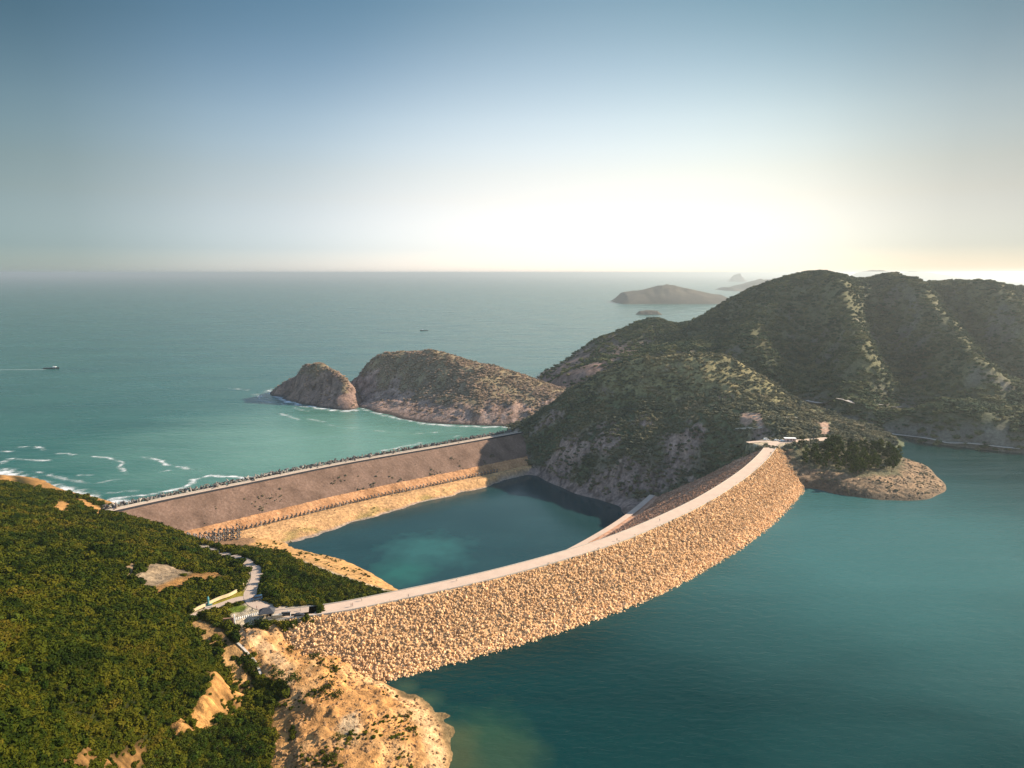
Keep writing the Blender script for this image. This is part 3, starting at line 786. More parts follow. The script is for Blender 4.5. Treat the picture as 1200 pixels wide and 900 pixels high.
for line, A, w in ((((975, 335), (985, 370), (998, 410), (1012, 445)), 40, 34), (((1062, 338), (1085, 380), (1115, 420), (1140, 465)), 42, 34), (((1140, 340), (1170, 380), (1200, 415)), 38, 36),
                   (((905, 345), (900, 375), (880, 400), (862, 420)), 22, 32), (((1022, 335), (1030, 380), (1045, 430), (1060, 470)), -20, 30), (((1105, 340), (1140, 390), (1175, 440)), -20, 30), (((945, 345), (945, 390), (955, 430)), -16, 28)):
    d, _ = seg_dist(X4, Y4, [T4.hit(x, y, 600)[:2] for x, y in line])
    add += A * np.exp(-(d / w) ** 2)
amp4 = (0.45 + 0.55 * sstep(250, 400, X4)) * sstep(3, 40, Z4) * sstep(41, 60, Z4 + 60 * (X4 < 330))
RIDGE4 = [PY(*q)[:2] for q in ((850, 352, 1300), (900, 330, 1270), (957, 316, 1250), (990, 321, 1250), (1046, 317, 1250), (1120, 326, 1210), (1200, 335, 1150), (1260, 345, 1130))]
rd4, _ = seg_dist(X4, Y4, RIDGE4)
amp4 = amp4 * (.12 + .88 * sstep(15, 120, rd4))
wx = X4 + 26 * fbm(X4, Y4, 90, 2, 71); wy = Y4 + 26 * fbm(X4, Y4, 90, 2, 72)
Z4 = Z4 + amp4 * (add + ridged(wx, wy * 0.6, 120, 4, 51) * 10.0 + fbm(X4, Y4, 35, 4, 53) * 4.0)
T4.Z = Z4
sl4 = T4.slope()
n4 = fbm(X4, Y4, 60, 4, 57)
sea_cliff = (1 - sstep(45, 115, Z4 + 70 * n4)) * (1 - sstep(180, 310, X4 + 60 * n4))
band = (1 - sstep(6, 26, Z4 - 40 + 14 * n4)) * (X4 > 330)
rock4 = np.clip(np.maximum(sea_cliff, band * 0.85), 0, 1)
rock4 = np.maximum(rock4, sstep(0.38, 0.62, n4 + 0.35 * sstep(0.6, 1.0, sl4)) * 0.7)
alb4 = np.broadcast_to(C_FARVEG * 0.95, Z4.shape + (3,)).copy()
alb4 = mixc(alb4, np.array((0.062, 0.055, 0.024)), sstep(0.05, 0.5, fbm(X4, Y4, 110, 4, 59)))
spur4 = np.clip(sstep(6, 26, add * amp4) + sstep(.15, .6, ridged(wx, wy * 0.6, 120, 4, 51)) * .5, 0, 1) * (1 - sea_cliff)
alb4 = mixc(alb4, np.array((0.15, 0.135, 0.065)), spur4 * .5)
crack4 = sstep(.5, .85, ridged(X4, Y4 * .7, 26, 3, 255))
rock4c = 1 - .5 * crack4 * sea_cliff
rc = rock4c[..., None] * (np.array((0.22, 0.143, 0.115)) * sea_cliff[..., None] + np.array((0.11, 0.10, 0.085)) * (1 - sea_cliff[..., None])) * (1 + 0.6 * fbm(X4, Y4, 16, 4, 58))[..., None]
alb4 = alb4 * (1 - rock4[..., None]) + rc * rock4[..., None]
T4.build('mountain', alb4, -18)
veg4 = (1 - rock4 * (.75 + .15 * sea_cliff)) * (1 - .3 * spur4)

# ------------------------------------------------------------------ headland and rock island
def island(name, ctrl, xs, ys, seed, amp, rockline, veg_c, rock_c, zmin=-12):
    X, Y = np.meshgrid(xs, ys)
    Z = tps(ctrl, 0.15)(X, Y)
    k = sstep(-2, 10, Z)
    Z = Z + k * (ridged(X, Y, 55, 3, seed) * amp + fbm(X, Y, 18, 4, seed + 2) * amp * 0.8 + (1 - sstep(rockline * .5, rockline * 1.3, Z)) * (ridged(X, Y, 15, 3, seed + 9) * amp * .7 + ridged(X, Y, 6, 2, seed + 11) * amp * .25))
    T = Terrain(xs, ys, Z)
    n = fbm(X, Y, 40, 4, seed + 5)
    rock = sstep(-0.2, 0.3, (rockline - Z) / 26 + n * 1.2 + 0.5 * sstep(0.7, 1.2, T.slope()) - 0.2)
    al = np.broadcast_to(np.asarray(veg_c), Z.shape + (3,)).copy()
    al = al * (1 - rock[..., None]) + (np.asarray(rock_c) * (1 + 0.6 * fbm(X, Y, 11, 4, seed + 6))[..., None]) * rock[..., None]
    al = al * (1 - .62 * (rock * sstep(.5, .85, ridged(X, Y * .6, 14, 3, seed + 13)))[..., None])
    gr = (1 - rock) * sstep(-.1, .3, fbm(X, Y, 34, 3, seed + 15))
    al = mixc(al, np.array((0.25, 0.195, 0.115)), gr * .75)
    rock = np.clip(rock * .9 + gr * .6, 0, 1)
    al = mixc(al, np.array((0.06, 0.05, 0.045)), 1 - sstep(1.0, 3.5, Z))
    o = T.build(name, al, zmin)
    return T, 1 - rock, o
ch = [PZ(*p) for p in ((414, 469, 0), (418, 477, 0), (440, 483, 0), (470, 490.5, 0), (500, 495.5, 0), (550, 498, 0), (580, 499, 0), (608, 499, 0))]
ch += [PY(*p) for p in ((424, 437, 1225), (435, 424, 1230), (450, 415, 1225), (475, 413, 1205), (500, 411, 1180), (520, 414, 1170), (545, 423, 1160), (590, 433, 1140), (620, 443, 1110), (655, 456, 1080), (690, 460, 1040),
                        (450, 460, 1140), (480, 450, 1120), (520, 450, 1090), (540, 470, 1020), (560, 445, 1070), (600, 460, 1040), (470, 478, 1060), (500, 480, 1030), (590, 480, 990), (620, 470, 1010))]
ch += [(-300, 1170, -10), (-250, 1080, -10), (-200, 1000, -10), (-120, 950, -10), (-40, 930, -10), (-290, 1260, -10), (-230, 1330, -10), (-120, 1290, -8), (-20, 1240, -6), (60, 1180, 0), (110, 1130, 10), (-180, 1270, 10), (-80, 1220, 14), (60, 980, 14), (120, 1000, 30)]
TH, vegH, _ = island('hill', ch, axis((-320, 140, 3)), axis((920, 1340, 3)), 81, 3.5, 30, (0.17, 0.13, 0.085), (0.29, 0.198, 0.158))
cs = [PZ(*p) for p in ((318, 459, 0), (330, 467, 0), (350, 473, 0), (375, 477.5, 0), (400, 480.5, 0), (414, 480, 0))]
cs += [PY(*p) for p in ((335, 449, 1215), (350, 437, 1195), (365, 429, 1175), (375, 428, 1165), (390, 436, 1145), (402, 449, 1125), (410, 463, 1110), (370, 455, 1140), (390, 462, 1120), (345, 458, 1190))]
cs += [(-440, 1220, -10), (-360, 1130, -10), (-300, 1080, -10), (-240, 1070, -10), (-235, 1120, -10), (-280, 1190, -6), (-330, 1240, -8), (-400, 1280, -10)]
TS, vegS, _ = island('hill', cs, axis((-450, -225, 2.2)), axis((1050, 1300, 2.2)), 91, 2.2, 38, (0.13, 0.10, 0.068), (0.21, 0.140, 0.112))

def far_island(y0, prof, seed, depth):
    """prof: waterline/skyline pixels (x, base y, top y) of one island at the distance y0"""
    pts = []
    for (x, yb, yt) in prof:
        X, Y, Z = PY(x, yt, y0)
        pts.append((X, max(Z, 0.0)))
    xs = np.linspace(pts[0][0], pts[-1][0], 90)
    ys = np.linspace(y0 - depth, y0 + depth, 34)
    X, Y = np.meshgrid(xs, ys)
    top = np.interp(xs, [p[0] for p in pts], [p[1] for p in pts])[None, :]
    w = np.clip(1 - ((Y - y0) / depth) ** 2, 0, 1) ** 0.8
    sc = (xs[-1] - xs[0]) / 6
    Z = top * w * (1 + 0.25 * fbm(X, Y, sc, 4, seed) * (w < 0.98)) - 6 * (1 - w)
    al = np.broadcast_to(np.array((0.07, 0.06, 0.045)), Z.shape + (3,)) * (1 + 0.5 * fbm(X, Y, sc / 2, 4, seed + 3))[..., None]
    return Terrain(xs, ys, Z).build('hill', al, -5.9)
far_island(5100, ((721, 352, 353.5), (730, 352, 343), (745, 352, 340.5), (752, 353, 340), (772, 354, 334.5), (785, 354, 334), (805, 354, 338), (830, 355, 344), (842, 355, 345), (856, 355, 352)), 101, 330)
far_island(3600, ((745, 368, 368.5), (750, 368, 364.5), (758, 368, 363.3), (770, 368, 364), (776, 368, 368.5)), 103, 40)
far_island(8600, ((847, 340, 340.3), (852, 340, 336.5), (858, 340, 338), (868, 340, 334), (880, 338, 330), (895, 336, 327.8), (920, 336, 327), (960, 336, 336)), 105, 500)
far_island(17000, ((857, 327, 327.6), (861, 327, 322), (866, 327, 320.5), (871, 327, 327.6)), 107, 300)
far_island(21000, ((1000, 326, 327), (1012, 326, 318), (1030, 326, 316.5), (1055, 326, 321), (1070, 326, 317.5), (1092, 326, 320), (1130, 326, 327)), 109, 900)

# ------------------------------------------------------------------ dams
def sweep(P, N2, prof, step, zrel=None, jit=0.0, seed=0, sub=None):
    """ribbon along P; prof: list of (offset, z) resampled every `sub` metres"""
    pr = np.array(prof, float)
    if sub:
        s = np.concatenate([[0], np.cumsum(np.hypot(*np.diff(pr, axis=0).T))])
        t = np.unique(np.concatenate([s, np.arange(0, s[-1], sub)]))
        pr = np.stack([np.interp(t, s, pr[:, 0]), np.interp(t, s, pr[:, 1])], 1)
    k = max(1, int(step / 2.0))
    Q, NN = P[::k], N2[::k]
    X = Q[:, None, 0] + NN[:, None, 0] * pr[None, :, 0]
    Y = Q[:, None, 1] + NN[:, None, 1] * pr[None, :, 0]
    Z = np.broadcast_to(pr[None, :, 1], X.shape).copy()
    if jit: Z += fbm(X, Y, 5, 3, seed) * jit
    V = np.stack([X, Y, Z], -1).reshape(-1, 3)
    n, m = X.shape
    idx = np.arange(n * m).reshape(n, m)
    F = np.stack([idx[:-1, :-1], idx[1:, :-1], idx[1:, 1:], idx[:-1, 1:]], -1).reshape(-1, 4)
    return V, F
def sweep_obj(name, P, N2, prof, mat, parent, step=2, jit=0.0, seed=0, sub=None, smooth=False):
    V, F = sweep(P, N2, prof, step, None, jit, seed, sub)
    sh = np.clip(0.5 + 0.8 * fbm(V[:, 0], V[:, 1], 16, 4, seed + 1), 0, 1)
    return link(name, mesh_np(name, V, F, mat, smooth=smooth, attrs={'shade': sh}), parent)
dam = empty('embankment_dam')
tag(dam, 'long curved rockfill dam with a pale crest road between the pool and the reservoir', 'dam')
UP = [(4.6, 59.7), (9, 57.0), (22, 48.3), (36, 38.5), (52, 28)]
sweep_obj('reservoir_face', DAM, DAM_N, UP, M['riprap_bed'], dam, 2, 0.5, 3, 2.0)
sweep_obj('crest_road', DAM, DAM_N, [(-4.4, 59.4), (-4.4, 60.0), (4.4, 60.0), (4.4, 59.4)], M['crest'], dam, 2)
sweep_obj('kerb', DAM, DAM_N, [(4.4, 59.5), (4.4, 60.35), (4.75, 60.35), (4.75, 59.4)], M['concrete'], dam, 2)
sweep_obj('kerb', DAM, DAM_N, [(-4.75, 59.4), (-4.75, 60.35), (-4.4, 60.35), (-4.4, 59.5)], M['concrete'], dam, 2)
sweep_obj('rubble_face', DAM, DAM_N, DOWN, M['rubble'], dam, 2, 0.9, 5, 3.0)
sweep_obj('berm_track', DAM, DAM_N, [(-111.2, -4.3), (-105.5, -4.25)], M['crest'], dam, 2)
cof = empty('seawall_dam')
tag(cof, 'straight brown sea dam with a pale walkway on top closing off the bay', 'dam')
sweep_obj('outer_slope', COF, COF_N, [(-44, -12), (-5, 16.5)], M['dolos'], cof, 2, 0.6, 8, 4.0)
sweep_obj('parapet', COF, COF_N, [(-5.6, 16.0), (-5.6, 19.9), (-4.6, 19.9), (-4.6, 16.4)], M['concrete'], cof, 2)
sweep_obj('crest_walkway', COF, COF_N, [(-4.6, 18.6), (-0.2, 18.6), (-0.2, 19.9), (1.4, 20.0), (4.0, 20.0), (4.0, 19.0)], M['crest'], cof, 2)
sweep_obj('kerb', COF, COF_N, [(4.0, 18.8), (4.0, 20.5), (4.5, 20.5), (4.5, 18.6)], M['dark'], cof, 2)
sweep_obj('inner_face', COF, COF_N, [(4.5, 18.8), (34, -0.5)], M['face'], cof, 2, 0.25, 12, 2.5)
sweep_obj('toe_rubble', COF, COF_N, [(34, -0.4), (44.5, -7.4)], M['orange_rubble'], cof, 2, 0.9, 14, 1.2)
# sandy shelf between the toe and the pool
pr_off = np.linspace(44, 118, 38)
V, F = [], None
Q, NN = COF[::2], COF_N[::2]
Xb = Q[:, None, 0] + NN[:, None, 0] * pr_off[None]; Yb = Q[:, None, 1] + NN[:, None, 1] * pr_off[None]
sfrac = np.linspace(0, 1, len(Q))[:, None]
edge = np.interp(sfrac[:, 0], [0, 0.25, 0.4, 0.6, 0.78, 0.86, 1.0], [100, 84, 76, 66, 64, 52, 50])[:, None] + 7 * fbm(Xb, Yb, 30, 3, 15)
Zb = np.where(pr_off[None] < edge, -7.6 - 7.2 * sstep(0.0, 1.0, (pr_off[None] - 54) / np.maximum(edge - 54, 4)), -14.8 - (pr_off[None] - edge) * 0.4) + fbm(Xb, Yb, 8, 3, 16) * 0.5
idx = np.arange(Xb.size).reshape(Xb.shape)
F = np.stack([idx[:-1, :-1], idx[1:, :-1], idx[1:, 1:], idx[:-1, 1:]], -1).reshape(-1, 4)
nb = fbm(Xb, Yb, 18, 4, 17)
ab = np.broadcast_to(np.array((0.46, 0.27, 0.125)), Xb.shape + (3,)) * (1 + 0.3 * fbm(Xb, Yb, 6, 3, 18))[..., None]
ab = mixc(ab, np.array((0.26, 0.19, 0.07)), sstep(0.0, 0.35, nb) * sstep(-9, -11, Zb) * 0.9)
ab = mixc(ab, np.array((0.30, 0.24, 0.20)), 1 - sstep(-14.9, -14.2, Zb))
bo = link('beach', mesh_np('beach', np.stack([Xb, Yb, Zb], -1).reshape(-1, 3), F, M['terrain'], smooth=True, attrs={'albedo': np.concatenate([ab.reshape(-1, 3), np.ones((Xb.size, 1))], 1)}))
tag(bo, kind='structure')

# ------------------------------------------------------------------ waters
def sheet(name, poly, z, mat):
    import bmesh
    bm = bmesh.new()
    vs = [bm.verts.new((x, y, z)) for x, y in poly]
    f = bm.faces.new(vs)
    bmesh.ops.triangulate(bm, faces=[f])
    bmesh.ops.recalc_face_normals(bm, faces=bm.faces)
    for f in bm.faces:
        if f.normal.z < 0: f.normal_flip()
    me = bpy.data.meshes.new(name)
    bm.to_mesh(me); bm.free()
    me.materials.append(mat)
    return tag(link(name, me), kind='structure')
shoal_sheen_r = [(*PZ(1060, 640, 40)[:2], 250, (0.040, 0.125, 0.120), .9)] + [(*PZ(*q, 40)[:2], r_, c_, a_) for q, r_, c_, a_ in (((560, 868), 26, (0.020, 0.060, 0.032), .9), ((590, 892), 22, (0.025, 0.055, 0.030), .8), ((532, 862), 13, (0.050, 0.068, 0.030), .85), ((534, 892), 14, (0.050, 0.064, 0.028), .85), ((500, 822), 9, (0.035, 0.070, 0.040), .7), ((474, 806), 7, (0.030, 0.065, 0.040), .7))]  # first, broadest patch is sky sheen painted into the colour, the rest real shallows
M['reservoir'] = water_mat('reservoir_water', (0.0, 0.020, 0.019), (0.001, 0.032, 0.030), 0.010, 0.28, 0.45, 0.09, shoal_sheen_r, 0.35, (0.45, 3.2, 1), .42)
shoal_p = [(*PZ(500, 645, -15)[:2], 46, (0.03, 0.12, 0.11), 0.7), (*PZ(470, 672, -15)[:2], 30, (0.02, 0.11, 0.09), 0.8)]
M['pool'] = water_mat('pool_water', (0.008, 0.036, 0.040), (0.014, 0.050, 0.054), 0.015, 0.5, 0.08, 0.06, shoal_p, 0.2, (1, 1.8, 1), .5)
M['sea'] = water_mat('sea_water', (0.006, 0.072, 0.060), (0.022, 0.115, 0.092), 0.0035, 0.085, 1.1, 0.12, [(*PZ(400, 515, 0)[:2], 340, (0.125, 0.255, 0.195), .9)], 0.1, (1, 2.5, 1), .44)
up20 = (DAM[:, :2] + DAM_N * 20.0)[::6]
res_poly = [(-160, -250)] + [(-120, 60), (-95, 200), (-95, 262)] + [tuple(p) for p in up20] + [(240, 640), (330, 640), (380, 720), (460, 760), (760, 760), (1500, 760), (1500, -250)]
sheet('water', res_poly, Z_RES, M['reservoir'])
pool_poly = [PZ(*p)[:2] for p in ((318, 632, -15), (380, 617, -15), (440, 602, -15), (500, 586, -15), (550, 570, -15), (590, 553, -15), (630, 549, -15), (668, 563, -15), (706, 576, -15), (752, 588, -15), (745, 608, -15), (690, 632, -15), (640, 655, -15), (600, 668, -15), (540, 685, -15), (480, 697, -15), (440, 684, -15), (395, 661, -15), (345, 645, -15))]
sheet('water', pool_poly, Z_POOL, M['pool'])
cofc = [tuple(p[:2]) for p in COF[::10]]
sea_line = [(-80000, -3000), (-900, -3000), (-500, 300), (-380, 480), (-330, 545)] + [p for p in cofc if p[0] > -329] + [(60, 850), (140, 880), (260, 900), (420, 960), (800, 1000), (1240, 1150), (1300, 1400), (3000, 1400), (80000, 1400)]
nS = len(sea_line)
SV = [(x, y, 0) for x, y in sea_line] + [(x, 1700, 0) for x, y in sea_line] + [(-80000, 110000, 0), (80000, 110000, 0)]
SF = [(k, k + 1, nS + k + 1, nS + k) for k in range(nS - 1)]
SF3 = [(nS, 2 * nS - 1, 2 * nS + 1, 2 * nS)]
tag(link('sea', mesh_np('sea', np.array(SV, float), np.array(SF + SF3), M['sea'])), kind='structure')

# surf: foam sheets just over the water
m, N, L, b = new_mat('sea_foam')
b.inputs['Base Color'].default_value = (0.75, 0.76, 0.74, 1); b.inputs['Roughness'].default_value = 0.9
at = N.new('ShaderNodeAttribute'); at.attribute_name = 'foam'
nz = n_noise(N, L, 0.9, 4, 0.6, n_pos(N, L))
ma = N.new('ShaderNodeMath'); ma.operation = 'MULTIPLY_ADD'; L.new(nz.outputs[0], ma.inputs[0]); ma.inputs[1].default_value = 1.9; ma.inputs[2].default_value = -1.2
mb_ = N.new('ShaderNodeMath'); mb_.operation = 'ADD'; mb_.use_clamp = True
L.new(ma.outputs[0], mb_.inputs[0]); L.new(at.outputs['Fac'], mb_.inputs[1])
mc_ = N.new('ShaderNodeMath'); mc_.operation = 'MULTIPLY'; L.new(mb_.outputs[0], mc_.inputs[0]); mc_.inputs[1].default_value = 0.8
L.new(mc_.outputs[0], b.inputs['Alpha'])
M['foam'] = m
def foam_patch(name, x0, x1, y0, y1, step, lines):
    xs, ys = np.arange(x0, x1, step), np.arange(y0, y1, step)
    X, Y = np.meshgrid(xs, ys)
    wxx, wyy = X + 5 * fbm(X, Y, 14, 3, 201), Y + 5 * fbm(X, Y, 14, 3, 202)
    f = np.zeros_like(X)
    for pts, w, a in lines:
        P = [PZ(x, y, 0)[:2] for x, y in pts]
        d, _ = seg_dist(wxx, wyy, P)
        f = np.maximum(f, a * np.exp(-(d / (w * 1.4)) ** 2))
    lace = np.clip(.5 + .5 * ridged(wxx, wyy, 9, 3, 204), 0, 1)
    f = f * np.clip(0.62 + 1.3 * fbm(X, Y, 13, 4, 203), 0, 1.25) * (.45 + 1.1 * lace)
    idx = np.arange(X.size).reshape(X.shape)
    F = np.stack([idx[:-1, :-1], idx[:-1, 1:], idx[1:, 1:], idx[1:, :-1]], -1).reshape(-1, 4)
    F = F[f.ravel()[F].max(1) > 0.16]
    if not len(F): return
    used = np.zeros(X.size, bool); used[F.ravel()] = True
    rm = np.cumsum(used) - 1
    V = np.stack([X, Y, np.full_like(X, 0.08)], -1).reshape(-1, 3)[used]
    o = link(name, mesh_np(name, V, rm[F], M['foam'], attrs={'foam': f.ravel()[used]}))
    return tag(o, 'white surf and foam streaks washing along the shore of the sea', 'foam', None, 'stuff')
FOAM = [(((0, 552), (30, 564), (52, 571), (72, 574), (92, 580), (104, 587)), 8, 1.1), (((98, 587), (115, 591), (132, 592)), 8, 1.2), (((95, 580), (125, 586), (150, 588)), 5, .9),
        (((120, 586), (170, 580), (220, 571), (226, 562), (250, 557), (290, 560), (312, 560)), 2.4, 1.05), (((20, 560), (60, 568), (100, 577)), 3, .6),
        (((312, 560), (350, 551), (375, 546)), 2.2, .9), (((395, 541), (420, 536)), 2, .7), (((440, 530), (470, 524), (492, 519)), 2.4, .8), (((520, 514), (560, 506)), 2, .6),
        (((110, 535), (130, 537), (142, 542), (145, 555)), 2.2, .85), (((165, 536), (180, 537), (198, 545)), 2.4, .95), (((208, 547), (237, 552)), 2.2, .8), (((24, 524), (40, 523), (52, 527)), 2.2, .8), (((68, 531), (88, 533)), 2.2, .75),
        (((0, 529), (12, 529)), 2.5, .9), (((0, 543), (10, 538)), 3, .8), (((20, 538), (55, 540)), 3, .6), (((92, 556), (104, 557)), 2.5, .8), (((40, 552), (70, 560), (98, 566)), 3, .55), (((115, 566), (140, 562)), 2.5, .6), (((130, 577), (160, 575)), 3, .6), (((190, 553), (198, 551)), 2, .6)]
foam_patch('sea_foam', -640, -20, 560, 900, 1.6, FOAM)
FOAM2 = [(((317, 458), (330, 468), (352, 475), (376, 479), (402, 482), (416, 481)), 6, 1.0), (((300, 462), (310, 470), (335, 474)), 6, .5), (((318, 456), (308, 462), (302, 470)), 5, .6), (((425, 479), (450, 487), (470, 491)), 4, .7), (((468, 487), (480, 492), (500, 497)), 5, 1.0), (((500, 497), (550, 500), (612, 501)), 3.5, .9),
         (((330, 485), (345, 490), (352, 492)), 3, .7), (((362, 491), (382, 495)), 3, .6), (((385, 498), (395, 500)), 3, .6), (((405, 501), (420, 502)), 3, .6), (((440, 505), (465, 507)), 3.5, .45), (((480, 509), (520, 506)), 3.5, .4), (((345, 478), (360, 482)), 3, .5), (((410, 462), (418, 458)), 5, .7), (((268, 455), (290, 457)), 5, .5)]
foam_patch('sea_foam', -520, 30, 890, 1320, 2.2, FOAM2)

# ------------------------------------------------------------------ haze
hz = MB().box((0, 50000, 100), (170000, 112000, 260))
m = bpy.data.materials.new('haze_air'); m.use_nodes = True
N, L = m.node_tree.nodes, m.node_tree.links
N.clear()
o_ = N.new('ShaderNodeOutputMaterial'); pv = N.new('ShaderNodeVolumePrincipled')
pv.inputs['Color'].default_value = (0.72, 0.79, 0.82, 1)
pv.inputs['Density'].default_value = 0.00007
pv.inputs['Anisotropy'].default_value = 0.55
L.new(pv.outputs[0], o_.inputs['Volume'])
M['haze'] = m
hzo = hz.build('haze', m)
tag(hzo, kind='stuff')

# ------------------------------------------------------------------ roads on the hillside
def ribbon(name, path, hw, mat, lift=0.12):
    P = resample(catmull(path, 10), 2.0)
    n = normals2(P)
    cols = np.linspace(-hw, hw, 5)
    X = P[:, None, 0] + n[:, None, 0] * cols; Y = P[:, None, 1] + n[:, None, 1] * cols
    Z = np.broadcast_to(P[:, None, 2], X.shape) + lift
    Z = np.maximum(Z, T1.h(X, Y) + 0.05)
    idx = np.arange(X.size).reshape(X.shape)
    F = np.stack([idx[:-1, :-1], idx[1:, :-1], idx[1:, 1:], idx[:-1, 1:]], -1).reshape(-1, 4)
    o = link(name, mesh_np(name, np.stack([X, Y, Z], -1).reshape(-1, 3), F, mat, smooth=True))
    return tag(o, kind='structure')
ribbon('road', ROAD_A, 2.9, M['road'], 0.12)
ribbon('road', ROAD_B, 2.3, M['road'], 0.17)

# ------------------------------------------------------------------ scattering of scrub (one mesh per area; the clumps are instanced inside it)
def blob(nf, rx, rz, leaf, seed, core=True):
    rg = np.random.default_rng(seed)
    V, F = [], []
    nl = 5
    cen = [(rg.uniform(-.45, .45) * rx, rg.uniform(-.45, .45) * rx, rg.uniform(.3, .75) * rz, rg.uniform(.45, .7)) for _ in range(nl)]
    for k in range(nf):
        cx, cy, cz, cr = cen[k % nl]
        d = rg.normal(size=3); d /= np.linalg.norm(d)
        if d[2] < -0.35: d[2] *= -0.6
        r = rg.uniform(0.75, 1.05)
        c = np.array((cx + d[0] * rx * cr * r, cy + d[1] * rx * cr * r, max(0.02, cz + d[2] * rz * cr * r * 0.8)))
        nrm = d + rg.normal(size=3) * 0.55; nrm /= np.linalg.norm(nrm)
        u = np.cross(nrm, rg.normal(size=3)); u /= np.linalg.norm(u); w = np.cross(nrm, u)
        s = leaf * rg.uniform(.6, 1.3)
        b = len(V)
        V += [c + u * s, c + w * s * .7, c - u * s, c - w * s * .7]
        F.append((b, b + 1, b + 2, b + 3))
    if core:
        for (cx, cy, cz, cr) in cen:
            b = len(V); n = 6
            rr = cr * .78
            V.append(np.array((cx, cy, cz + rz * rr * .8)))
            for j, (hh, kk) in enumerate(((.45, .85), (-.2, 1.0), (-1.2, .6))):
                for q in range(n):
                    an = 2 * pi * (q + .5 * j) / n
                    V.append(np.array((cx + rx * rr * kk * cos(an), cy + rx * rr * kk * sin(an), max(-.1 * rz, cz + rz * rr * .8 * hh))))
            for q in range(n):
                F.append((b, b + 1 + q, b + 1 + (q + 1) % n, b))
                for j in range(2):
                    o1, o2 = b + 1 + j * n, b + 1 + (j + 1) * n
                    F.append((o1 + q, o2 + q, o2 + (q + 1) % n, o1 + (q + 1) % n))
    T3_, Q4_ = [f[:3] for f in F if f[0] == f[3]], [f for f in F if f[0] != f[3]]
    return np.array(V), (T3_, Q4_)
def gn_tree(nproto):
    key = 'scatter_%d' % nproto
    if key in bpy.data.node_groups: return bpy.data.node_groups[key]
    t = bpy.data.node_groups.new(key, 'GeometryNodeTree')
    t.interface.new_socket('Geometry', in_out='INPUT', socket_type='NodeSocketGeometry')
    t.interface.new_socket('Geometry', in_out='OUTPUT', socket_type='NodeSocketGeometry')
    N, L = t.nodes, t.links
    gi, go = N.new('NodeGroupInput'), N.new('NodeGroupOutput')
    def attr(nm, ty):
        a = N.new('GeometryNodeInputNamedAttribute'); a.data_type = ty; a.inputs[0].default_value = nm
        return a.outputs[0]
    def eq(src, v):
        c = N.new('FunctionNodeCompare'); c.data_type = 'INT'; c.operation = 'EQUAL'
        ins = [s for s in c.inputs if s.type == 'INT']
        L.new(src, ins[0]); ins[1].default_value = v
        return c.outputs[0]
    pa, pk = attr('proto', 'INT'), attr('pick', 'INT')
    sc, ro = attr('scl', 'FLOAT_VECTOR'), attr('rot', 'FLOAT_VECTOR')
    sp = N.new('GeometryNodeSeparateGeometry'); sp.domain = 'POINT'
    L.new(gi.outputs[0], sp.inputs[0]); L.new(eq(pa, -1), sp.inputs[1])
    jn = N.new('GeometryNodeJoinGeometry')
    for k in range(nproto):
        s2 = N.new('GeometryNodeSeparateGeometry'); s2.domain = 'POINT'
        L.new(gi.outputs[0], s2.inputs[0]); L.new(eq(pa, k), s2.inputs[1])
        ip = N.new('GeometryNodeInstanceOnPoints')
        L.new(sp.outputs[0], ip.inputs['Points'])
        L.new(eq(pk, k), ip.inputs['Selection'])
        L.new(s2.outputs[0], ip.inputs['Instance'])
        L.new(ro, ip.inputs['Rotation']); L.new(sc, ip.inputs['Scale'])
        L.new(ip.outputs[0], jn.inputs[0])
    L.new(jn.outputs[0], go.inputs[0])
    return t
def scatter(name, label, cat, protos, pts, scl, rot, pick, mat):
    V, T, Q, pr = [], [], [], []
    b = 0
    for k, (v, (t3, q4)) in enumerate(protos):
        V.append(v); T += [tuple(i + b for i in f) for f in t3]; Q += [tuple(i + b for i in f) for f in q4]
        pr += [k] * len(v); b += len(v)
    n = len(pts)
    V.append(pts); pr += [-1] * n
    z3 = np.zeros((b, 3))
    me = mesh_np(name, np.concatenate(V), [f for f in (T, Q) if len(f)], mat,
                 attrs={'proto': np.array(pr, int), 'pick': np.concatenate([np.zeros(b, int), pick.astype(int)]), 'scl': np.concatenate([z3 + 1, scl]), 'rot': np.concatenate([z3, rot])})
    o = link(name, me)
    md = o.modifiers.new('scatter', 'NODES'); md.node_group = gn_tree(len(protos))
    return tag(o, label, cat, None, 'stuff')
def in_view(p, margin=0.10):
    a = p[:, 0] / np.maximum(p[:, 1], 1)
    dn = (CAM_H - p[:, 2]) / np.maximum(p[:, 1], 1)
    return (np.abs(a) < 0.735 + margin + 0.1 * (p[:, 2] < 150)) & (dn < 0.78 + margin)
def place(T, mask, n, x0, x1, y0, y1, seed):
    rg = np.random.default_rng(seed)
    x, y = rg.uniform(x0, x1, n), rg.uniform(y0, y1, n)
    mk = Terrain(T.xs, T.ys, mask).h(x, y)
    z = T.h(x, y)
    p = np.stack([x, y, z], 1)
    ok = (rg.uniform(0, 1, n) < mk) & in_view(p, 0.6 if T is T1 else 0.16)
    return p[ok]
def sizes(n, s0, s1, flat, seed, p=1.6):
    rg = np.random.default_rng(seed)
    s = s0 + (s1 - s0) * rg.uniform(0, 1, n) ** p
    sc = np.stack([s * rg.uniform(.85, 1.2, n), s * rg.uniform(.85, 1.2, n), s * rg.uniform(.75, 1.25, n) * flat], 1)
    ro = np.stack([rg.uniform(-.12, .12, n), rg.uniform(-.12, .12, n), rg.uniform(0, 2 * pi, n)], 1)
    return sc, ro, rg.integers(0, 4, n)
near_protos = [blob(150, 1.0, 1.0, .17, 300 + k) for k in range(4)]
far_protos = [blob(46, 1.0, 1.0, .30, 320 + k) for k in range(4)]
bveg = np.clip(bare1 * 1.6, 0, 1)
dbt, _ = seg_dist(X1, Y1, BEACH_TRACK)
